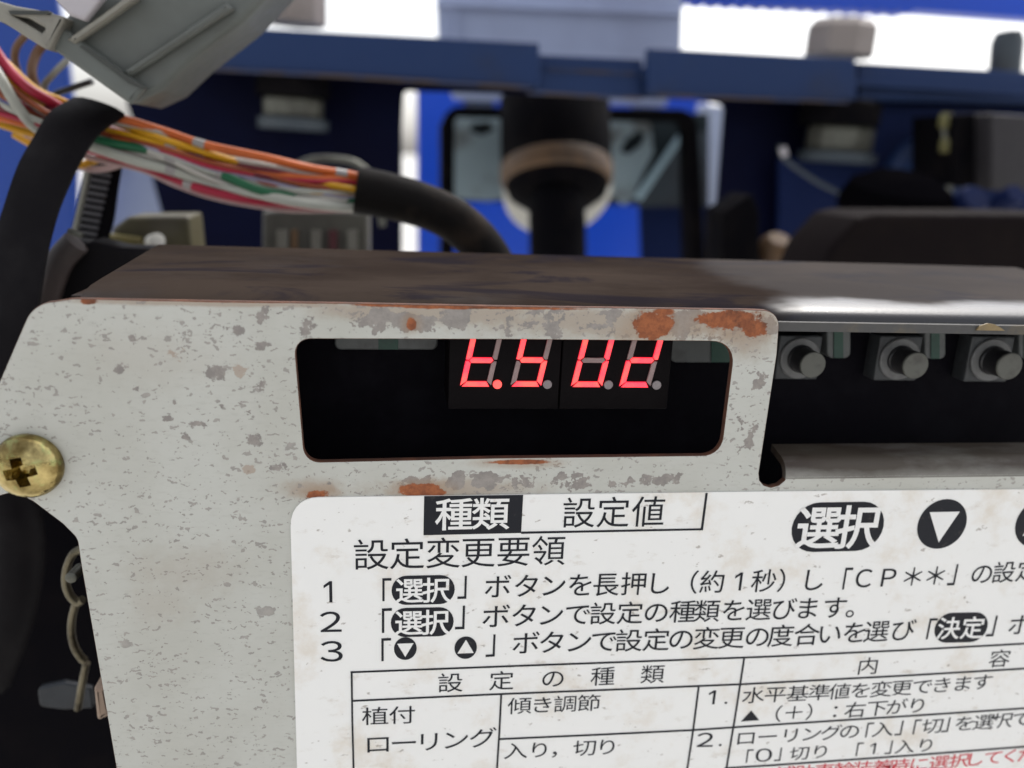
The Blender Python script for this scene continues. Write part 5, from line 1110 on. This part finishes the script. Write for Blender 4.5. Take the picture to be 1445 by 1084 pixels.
# narrow toothed strap hanging behind it
ct = thing('cable_tie', 'narrow black toothed strap hanging below the wire bundle beside the olive connector', 'cable tie', P(135, 290, 0.085))
strip('band', [(122, 225), (114, 262), (104, 310), (92, 352), (88, 400)], [(172, 232), (166, 268), (160, 312), (150, 350), (146, 400)], [0.085] * 5, 0.0007, M_RUBBER, ct)
M_TOOTH = worn('worn_dark_tooth', (0.045, 0.042, 0.05), (0.02, 0.02, 0.022), 0.5, 0, 60)
bm = bmesh.new()
for i in range(11):
    y = 244 + i * 9.2; x0 = 130 - (y - 244) * 0.24
    a, b = P(x0, y, 0.0843), P(x0 + 27, y + 4, 0.0843)
    c = (a + b) / 2
    bmesh.ops.create_cube(bm, size=1, matrix=Matrix.Translation(c) @ Matrix.Rotation(0.15, 4, 'Y') @ Matrix.Diagonal(((b - a).length, 0.0011, 0.00075, 1)))
from_bm('teeth', bm, M_TOOTH, ct)
strip('edge_rib', [(122, 236), (114, 270), (104, 315), (95, 350)], [(130, 238), (123, 272), (113, 316), (103, 351)], [0.0842] * 4, 0.0006, WM['grey'], ct)

# ------------------------------------------------------------------ grey plug at the top left
pl = thing('wire_connector', 'large grey plastic plug with a beige latch hanging at the top left corner', 'connector', P(190, 60, 0.058))
plate('housing', [[(66, 62), (186, 147, 6), (228, 128, 8), (268, 90), (345, 30, 6), (420, -50), (150, -90), (95, 20)]], 0.055, 0.02, M_CONNECTOR, pl, 0.0012)
plate('end_collar', [[(66, 64), (184, 148, 5), (205, 124), (88, 38)]], 0.0525, 0.0022, M_CONNECTOR, pl, 0.0008)
plate('ridge', [[(170, 100), (182, 108, 4), (330, 12), (318, 2)]], 0.0525, 0.0026, M_CONNECTOR, pl, 0.001)
plate('ridge', [[(92, 55), (104, 62, 4), (200, -6), (188, -14)]], 0.0515, 0.003, M_LATCH, pl, 0.001)
plate('groove', [[(112, 66), (116, 63), (168, 99), (186, 113), (205, 122), (203, 126), (182, 118), (164, 104)]], 0.0521, 0.001, M_GROOVE, pl)
plate('latch', [[(-40, -10), (20, 8), (60, 15, 6), (92, 24, 4), (68, 72, 4), (40, 55), (5, 32), (-40, 18)], [(18, 22), (58, 46), (64, 40, 3), (40, 26)]], 0.0505, 0.005, M_LATCH, pl, 0.0006)
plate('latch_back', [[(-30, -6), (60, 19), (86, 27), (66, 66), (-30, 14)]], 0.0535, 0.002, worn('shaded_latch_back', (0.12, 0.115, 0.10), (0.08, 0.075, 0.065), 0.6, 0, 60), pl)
plate('latch_rib', [[(12, 15), (68, 15), (70, 20), (14, 20)]], 0.0499, 0.002, M_GROOVE, pl)
plate('cover_plate', [[(66, -12), (98, 22, 4), (118, 29, 4), (150, -12)]], 0.050, 0.003, M_PALE_PLATE, pl, 0.0006)

# ------------------------------------------------------------------ small things behind the lid's left end
oc = thing('olive_connector', 'olive yellow plastic connector behind the left end of the dark lid', 'connector', P(215, 335, 0.1))
plate('housing', [[(158, 322), (180, 306, 4), (266, 305, 6), (272, 360), (235, 400), (150, 400)]], 0.10, 0.015, M_OLIVE, oc, 0.001)
plate('lower_face', [[(152, 330), (198, 336), (206, 362), (200, 400), (150, 400)]], 0.098, 0.003, worn('yellow_olive_face', (0.17, 0.14, 0.03), (0.1, 0.08, 0.03), 0.5, 0, 60), oc, 0.0006)
lathe('pin', [(0.0018, 0), (0.0018, 0.006), (0, 0.0065)], P(215, 342, 0.0985), (0.5, -1, 0.2), M_CREAM, oc)
M_SLOT = worn('dim_cream_slot', (0.16, 0.15, 0.125), (0.09, 0.08, 0.065), 0.5, 0, 40)
M_RED_SLOT = worn('dim_red_slot', (0.07, 0.012, 0.016), (0.05, 0.012, 0.014), 0.5, 0, 40)
cc_ = thing('cream_connector', 'dull cream multi-way connector under the coloured wires', 'connector', P(430, 330, 0.13))
plate('housing', [[(370, 300), (420, 294, 5), (520, 300, 5), (520, 420), (370, 420)]], 0.13, 0.02, worn('dull_cream_housing', (0.075, 0.070, 0.055), (0.04, 0.034, 0.028), 0.5, 0, 40), cc_, 0.001)
for x, w, mm in ((398, 16, M_SLOT), (415, 8, M_BROWN), (446, 14, M_SLOT), (470, 12, M_RED_SLOT), (497, 14, M_SLOT)):
    o = plate('terminal_slot', [[(x - w / 2, 325), (x + w / 2, 325), (x + w / 2, 420), (x - w / 2, 420)]], 0.1285, 0.002, mm, cc_)
tag(tube('looped_wire', [P(x, y, 0.17) for x, y in ((410, 240), (435, 226), (470, 224), (505, 232), (530, 260), (540, 320))], 0.0011, M_NUT), 'pale wire arching behind the orange wire', 'wire')
br = thing('black_bracket', 'black bracket behind the upper left edge of the chipped plate', 'bracket', P(130, 390, 0.05))
plate('arm', [[(60, 480), (85, 395), (100, 350, 8), (130, 340), (170, 350), (230, 352), (200, 440), (140, 640), (40, 640)]], 0.062, 0.008, M_STRAP, br, 0.0008)
tube('cable', [P(x, y, 0.060) for x, y in ((108, 342), (84, 370), (66, 420), (52, 480), (30, 560))], 0.0026, worn('brown_black_cable', (0.035, 0.022, 0.02), (0.02, 0.015, 0.015), 0.6, 0, 60), br)
tube('clip', [P(x, y, 0.058) for x, y in ((96, 326), (106, 329), (116, 333))], 0.0006, M_NUT, br)

# ------------------------------------------------------------------ lower left, beyond the plate's edge
sd = plate('dark_interior_sheet', [[(-260, 480), (420, 470), (420, 1500), (-260, 1500)]], 0.085, 0.003, M_BLACK_IN)  # added black sheet stands for the dark interior beyond the plate
tag(sd, 'added black sheet standing for the dark interior behind the lower left of the chipped plate', 'panel')
def wave(name, pts, r, label, Yw):
    o = tube(name, [P(x, y, Yw) for x, y in pts], r, M_WAVE, None, 10, 14, 1.3)
    tag(o, label, 'clip', 'bent zinc clips at the left edge of the plate')
wave('bent_clip', [(117, 774), (104, 781), (95, 800), (93, 822), (99, 840), (110, 850), (117, 846)], 0.0007, 'uppermost bent zinc clip, a wide open hook below the yellow screw', 0.024)
wave('bent_clip', [(107, 852), (102, 872), (101, 893), (105, 912), (113, 926), (120, 933)], 0.00068, 'middle bent zinc clip, a shallow curve between the other two', 0.026)
wave('bent_clip', [(122, 936), (118, 955), (114, 975), (110, 1000)], 0.00068, 'lowest bent zinc clip, nearly straight beside the grey steel tab', 0.028)
tag(plate('steel_tab', [[(52, 972, 8), (90, 964, 10), (128, 972), (132, 1000, 4), (90, 1002), (56, 998, 8)]], 0.034, 0.0015, worn('dim_steel_tab', (0.020, 0.024, 0.030), (0.006, 0.006, 0.008), 0.45, 0.3, 60), None, 0.0004), 'grey steel tab at the left edge behind the lowest clip', 'tab')
tag(plate('tan_stopper', [[(131, 972, 4), (150, 968, 4), (158, 1010, 5), (136, 1020, 5)]], 0.012, 0.006, M_TAN, None, 0.0008), 'small tan plastic stopper against the left edge of the plate', 'stopper')
tag(lathe('round_stud', [(0.0009, 0), (0.0009, 0.004), (0, 0.0045)], P(113, 802, 0.02), (0, -1, 0.1), M_NUT), 'tiny steel stud inside the uppermost clip', 'stud')
tag(tube('thick_hose', [P(x, y, 0.055) for x, y in ((-20, 640), (10, 700), (25, 770), (15, 860), (-20, 960))], 0.0052, M_STRAP), 'thick black hose below the yellow screw', 'hose')

# ------------------------------------------------------------------ blue crossbar and wall behind the box
def z_at(px, py, Y):
    return P(px, py, Y).z
bar = thing('blue_crossbar', 'long blue painted steel crossbar with a recessed middle section', 'crossbar', P(700, 90, 0.25))
YB = 0.25
plate('left_section', [[(185, 30), (480, 46), (761, 60, 4), (763, 123), (480, 106), (185, 90)]], YB, 0.006, M_BLUE_BAR, bar, 0.001, None)
plate('right_section', [[(915, 67, 4), (1208, 83), (1209, 143), (913, 133)]], YB, 0.006, M_BLUE_BAR, bar, 0.001)
plate('far_section', [[(1211, 88), (1445, 101), (1640, 112), (1640, 150), (1211, 142)]], YB + 0.012, 0.006, M_BLUE_BAR, bar, 0.001)
plate('recessed_section', [[(757, 77), (907, 83), (907, 139), (757, 130)]], YB + 0.008, 0.005, M_BLUE_BAR, bar, 0.0008)
plate('recess_crease', [[(775, 97), (895, 102), (895, 105.5), (775, 100)]], YB + 0.0072, 0.002, M_BLUE_EDGE, bar)
for pts in ([(300, 96), (480, 105), (748, 122), (748, 126), (480, 109.5), (300, 100)], [(745, 129), (905, 137), (905, 141), (745, 132.5)], [(930, 132.5), (1205, 143), (1205, 146), (930, 136.5)]):
    plate('lower_edge', [pts], YB - 0.0012, 0.0015, M_BLUE_EDGE, bar)
a, b = P(185, 60, YB + 0.03), P(1640, 60, YB + 0.03)
box('top_sheet', (a.x, YB + 0.0065, z_at(900, 100, YB)), (b.x, YB + 0.055, z_at(900, 100, YB) + 0.002), M_BLUE_BAR, bar)
YW = 0.285
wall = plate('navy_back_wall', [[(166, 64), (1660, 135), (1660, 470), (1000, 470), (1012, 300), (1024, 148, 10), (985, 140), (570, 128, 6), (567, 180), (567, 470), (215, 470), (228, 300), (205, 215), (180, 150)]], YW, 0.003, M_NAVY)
tag(wall, 'blue steel wall below the crossbar, darkened to navy for its shade, cut open around the steering column', 'wall panel')
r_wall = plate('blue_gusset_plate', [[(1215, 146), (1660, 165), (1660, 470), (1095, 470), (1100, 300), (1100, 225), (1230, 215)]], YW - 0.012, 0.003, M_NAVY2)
tag(r_wall, 'blue steel gusset plate at the right below the crossbar', 'plate')

# ------------------------------------------------------------------ rubber mounted bolts through the crossbar
def mount(cx, head_top, head_bot, hw, y0, y1, y2, w, label, round_head):
    t = thing('mounting_bolt', label, 'bolt', P(cx, y1, YB + 0.02), 'rubber mounted bolts through the blue crossbar')
    Yc = YB + 0.016
    k = scale_at(cx, 120, Yc)
    def zc(y): return P(cx, y, Yc)
    up = Vector((0.02, 0, 1)).normalized()
    r = w / 2 * k
    h1, h2, h3 = (zc(y0) - zc(y1)).length, (zc(y1) - zc(y2)).length, 0.004
    lathe('rubber_bush', [(r * 1.08, 0), (r * 1.08, h1 * .9), (r * .9, h1)], zc(y1), up, M_RUBBER, t)
    lathe('nut', [(r * .86, 0), (r * .9, h2 * .15), (r * .9, h2 * .85), (r * .84, h2)], zc(y2), up, M_NUT, t, sides=12, angle=20)
    lathe('washer', [(r * 1.05, 0), (r * 1.05, 0.0045), (r * .5, 0.0055)], zc(y2) - up * 0.005, up, M_DARKSTEEL, t)
    hr = hw / 2 * k
    hh = (zc(head_top) - zc(head_bot)).length
    lathe('head', [(hr, 0), (hr, hh * .8), (hr * .82, hh), (0, hh)] if round_head else [(hr, 0), (hr, hh)], zc(head_bot), up, M_HEAD, t, sides=8, angle=20)
mount(414, -40, 34, 92, 106, 138, 166, 96, 'rubber mounted bolt above the coloured wires at the left', False)
mount(1182, 30, 80, 90, 143, 178, 214, 96, 'rubber mounted bolt with a pale hexagonal head at the right', True)
o = lathe('locating_pin', [(0.0072, 0), (0.0072, 0.014), (0.0055, 0.0185), (0, 0.0195)], P(1418, 103, YB + 0.02), (-0.12, 0, 1), M_DARKSTEEL)
tag(o, 'dark rounded pin standing on the far right of the crossbar', 'pin')

# ------------------------------------------------------------------ steering column and its frame
colm = thing('steering_column', 'black steering column with a brown ring and a pale flange, seen through the wall opening', 'steering column', P(785, 250, 0.34))
axis = Vector((0.0, -0.42, -0.9)).normalized()
c0 = P(785, 236, 0.335)
k = scale_at(785, 240, 0.335)
r = 77 * k
lathe('tube', [(r * .96, -0.040), (r, -0.037), (r, 0.0)], c0, axis, M_RUBBER, colm, 48)
lathe('band', [(r * 1.0, 0.0), (r * 1.015, 0.001), (r * 1.0, 0.0085), (r * .93, 0.0105)], c0, axis, M_BROWN, colm, 48)
lathe('boot', [(r * .93, 0.0105), (r * .88, 0.015), (r * .62, 0.021), (r * .5, 0.022)], c0, axis, M_RUBBER, colm, 48)
rc_, rx_ = P(786, 264, 0.362), Vector((0.03, -1, -0.62)).normalized()
rr_ = 76 * scale_at(786, 264, 0.362)
lathe('flange_ring', [(rr_ * .86, 0.0), (rr_ * .97, 0.0), (rr_, 0.001), (rr_, 0.004), (rr_ * .96, 0.005), (rr_ * .88, 0.005), (rr_ * .86, 0.004)], rc_, rx_, M_CREAM, colm, 48)
lathe('inner_plate', [(0, 0.0002), (rr_ * .865, 0.0002), (rr_ * .865, 0.0012), (0, 0.0012)], rc_, rx_, M_STEEL, colm, 48)
tube('shaft', [c0 + axis * 0.012, P(786, 300, 0.312), P(787, 345, 0.305), P(788, 430, 0.29)], [39 * k, 38 * k, 38 * k, 38 * k], M_RUBBER, colm, 6, 28)

fr = plate('black_support_frame', [[(622, 480), (622, 178), (634, 150, 22), (985, 154, 30), (1002, 480), (978, 480), (972, 172, 14), (642, 164, 10), (640, 480)]], 0.37, 0.02, M_RUBBER, None, 0.001)
tag(fr, 'black rounded support frame around the steering column', 'frame')
sp_ = thing('steel_bracket', 'stained galvanised bracket behind the steering column', 'bracket', P(790, 230, 0.39))
plate('left_plate', [[(636, 158), (722, 158), (722, 278), (690, 284), (640, 280)], [(662, 184), (668, 174), (690, 172), (700, 182), (680, 192)]], 0.40, 0.003, M_STEEL, sp_)
plate('right_plate', [[(850, 158), (896, 158), (918, 176), (922, 215), (905, 250), (893, 282), (880, 290), (850, 262)], [(874, 214), (884, 196), (902, 184), (912, 190), (905, 206), (888, 218)]], 0.40, 0.003, M_STEEL, sp_)
plate('backing', [[(630, 160), (1000, 160), (1000, 289), (850, 289), (845, 285), (630, 285)]], 0.409, 0.003, worn('dark_teal_backing', (0.022, 0.030, 0.034), (0.030, 0.022, 0.016), 0.6, 0, 30, spec=0.1), sp_)
plate('diagonal_rib', [[(962, 186), (968, 190), (905, 283), (896, 279)]], 0.395, 0.004, worn('bare_steel_rib', (0.42, 0.58, 0.66), (0.3, 0.4, 0.46), 0.4, 0.1, 30), sp_, 0.0006)
plate('shaded_web', [[(966, 186), (1000, 186), (1000, 292), (898, 292)]], 0.405, 0.003, M_DARKSTEEL, sp_)
ds = plate('navy_side_bracket', [[(903, 291), (1005, 291), (1005, 480), (908, 480)]], 0.42, 0.003, M_NAVY2)
tag(ds, 'navy blue bracket at the lower right of the wall opening', 'bracket')

# ------------------------------------------------------------------ blue bodywork behind
hood = thing('blue_hood', 'bright blue plastic hood shell behind the steering column', 'hood', P(780, 300, 0.55))
plate('shell', [[(588, 100), (1003, 120), (1003, 130), (990, 300), (985, 520), (589, 520)]], 0.55, 0.006, M_BRIGHT_BLUE, hood, 0.002)
plate('catch', [[(655, 139), (697, 141), (697, 150), (655, 149)]], 0.543, 0.006, M_DARKSTEEL, hood)
plate('catch', [[(895, 150), (932, 152), (932, 160), (895, 159)]], 0.543, 0.006, M_DARKSTEEL, hood)
wp = plate('white_liner', [[(986, 146), (1028, 150), (1012, 300), (1000, 480), (985, 480)]], 0.46, 0.006, worn('dusty_white_plastic', (0.42, 0.47, 0.60), (0.25, 0.3, 0.42), 0.4, 0, 12), None, 0.002)
tag(wp, 'pale plastic liner right of the support frame', 'liner')
dp = plate('gap_dimming_panel', [[(140, 205), (206, 200), (236, 300), (236, 480), (140, 480)]], 0.42, 0.005, worn('pale_blue_grey_plastic', (0.30, 0.34, 0.43), (0.16, 0.19, 0.27), 0.4, 0, 14), None, 0.002)  # added panel tones down the bright gap behind the toothed strap
tag(dp, 'added pale blue-grey panel dimming the gap between the toothed strap and the navy wall', 'panel')
sb = plate('blue_side_panel', [[(-200, -120), (60, -120), (95, 80), (108, 200), (105, 480), (-200, 480)]], 0.36, 0.006, M_SIDE_BLUE, None, 0.002)
tag(sb, 'blue plastic side panel behind the wide black strap', 'panel')
tb = thing('blue_top_rail', 'bright blue rail with a scalloped lower edge at the top right corner', 'rail', P(1200, 0, 0.42))
pts = [(960, -60)]
x = 962
while x < 1290:
    y = -3 + (x - 962) * 0.0515
    pts += [(x, y), (x + 5, y + 5.5), (x + 11, y + 7.5), (x + 17, y + 6)]
    x += 22
pts += [(x, y + 2), (1445, 26), (1640, 40), (1640, -60)]
plate('rail', [pts], 0.42, 0.02, M_BRIGHT_BLUE, tb, 0.001)
gp = thing('grey_sheet_panel', 'weathered grey sheet panel standing behind the middle of the crossbar', 'panel', P(790, 30, 0.42))
plate('sheet', [[(612, -80), (966, -80), (964, 0), (961, 90), (940, 150), (640, 140), (618, 60)]], 0.42, 0.004, M_GREYPANEL, gp, 0.001)
plate('fold', [[(615, 2), (964, 17), (964, 22), (615, 8)]], 0.413, 0.006, M_GREYPANEL, gp, 0.0015)
plate('fold', [[(640, 15), (644, 15), (650, 120), (640, 120)]], 0.414, 0.005, M_GREYPANEL, gp, 0.001)

# ------------------------------------------------------------------ clutter at the right below the crossbar
cov = plate('dark_plastic_cover', [[(1150, 400), (1172, 350), (1212, 308, 10), (1236, 302), (1445, 303), (1660, 308), (1660, 480), (1100, 480)]], 0.13, 0.03, M_COVER, None, 0.002)
tag(cov, 'dull brown-black plastic cover behind the right end of the lid', 'cover')
dm = lathe('black_dome', [(0.0, 0.0), (0.023, 0.002), (0.023, 0.006), (0.020, 0.013), (0.012, 0.0175), (0.0, 0.019)], P(1258, 306, 0.215), (0, -0.25, 1), worn('matt_black_dome', (0.0025, 0.0023, 0.003), (0.004, 0.0035, 0.004), 0.8, 0, 40, spec=0.0))
tag(dm, 'black rubber dome behind the dull brown cover', 'dome')
dk = lathe('blue_disc', [(0.019, 0.0), (0.019, 0.006), (0.017, 0.007), (0, 0.007)], P(1298, 250, 0.262), (0, -1, 0), M_BLUE_BAR)
tag(dk, 'round blue disc above the black dome', 'disc')
yc = thing('yellow_connector', 'small yellow connector pair hanging left of the dark relay block', 'connector', P(1333, 190, 0.23))
for x, y in ((1332, 172), (1333, 206)):
    lathe('plug', [(0.0018, 0), (0.0027, 0.0015), (0.0027, 0.005), (0.002, 0.0065), (0, 0.0065)], P(x, y + 10, 0.23), (0, 0, 1), M_YELLOW, yc, sides=10)
tube('lead', [P(x, y, 0.23) for x, y in ((1332, 176), (1334, 200), (1341, 235), (1338, 290))], 0.0011, WM['grey'], yc)
rb = thing('relay_block', 'dark box-shaped relay block at the right edge', 'relay', P(1420, 220, 0.22))
plate('case', [[(1345, 162), (1402, 158, 3), (1402, 268), (1345, 262)]], 0.225, 0.03, M_RUBBER, rb, 0.001)
plate('front', [[(1398, 160, 3), (1560, 170), (1560, 278), (1398, 268)]], 0.215, 0.03, worn('dark_grey_relay_face', (0.016, 0.013, 0.016), (0.011, 0.009, 0.010), 0.65, 0, 30), rb, 0.001)
bk = plate('navy_stay', [[(1020, 300, 6), (1062, 272, 5), (1072, 300), (1072, 470), (1018, 470)]], 0.20, 0.02, M_RUBBER, None, 0.001)
tag(bk, 'dark upright stay right of the wall opening', 'stay')
kn = lathe('brown_knob', [(0.0, 0.0), (0.0068, 0.0), (0.0075, 0.002), (0.0070, 0.006), (0.0045, 0.009), (0, 0.0095)], P(1090, 362, 0.21), (0, -0.5, 0.86), M_BROWN)
tag(kn, 'brown ribbed knob low between the stay and the brown cover', 'knob')
for x, y, r_, mm, lb in ((1355, 296, 0.0065, M_NAVY2, 'larger navy round plug low beside the relay block'), (1410, 290, 0.0045, M_NAVY2, 'smaller navy round plug under the relay block')):
    o = lathe('round_plug', [(r_, 0), (r_, 0.008), (r_ * .8, 0.010), (0, 0.010)], P(x, y, 0.205), (0, -0.8, 0.5), mm)
    tag(o, lb, 'plug')
lw = thing('lamp_wire', 'thin dark wire with a white sleeve running across the blue gusset plate', 'wire', P(1150, 240, 0.25))
tube('wire', [P(x, y, 0.25) for x, y in ((1100, 205), (1108, 225), (1150, 255), (1195, 280), (1208, 310))], 0.0010, M_DARKSTEEL, lw)
tube('sleeve', [P(x, y, 0.2485) for x, y in ((1188, 272), (1194, 282), (1200, 294))], 0.0019, M_CREAM, lw)
tube('red_end', [P(x, y, 0.2485) for x, y in ((1190, 300), (1194, 308), (1190, 314))], 0.0018, WM['crimson'], lw)
tube('joint', [P(x, y, 0.2485) for x, y in ((1104, 208), (1108, 220))], 0.0016, M_PALE_PLATE, lw)
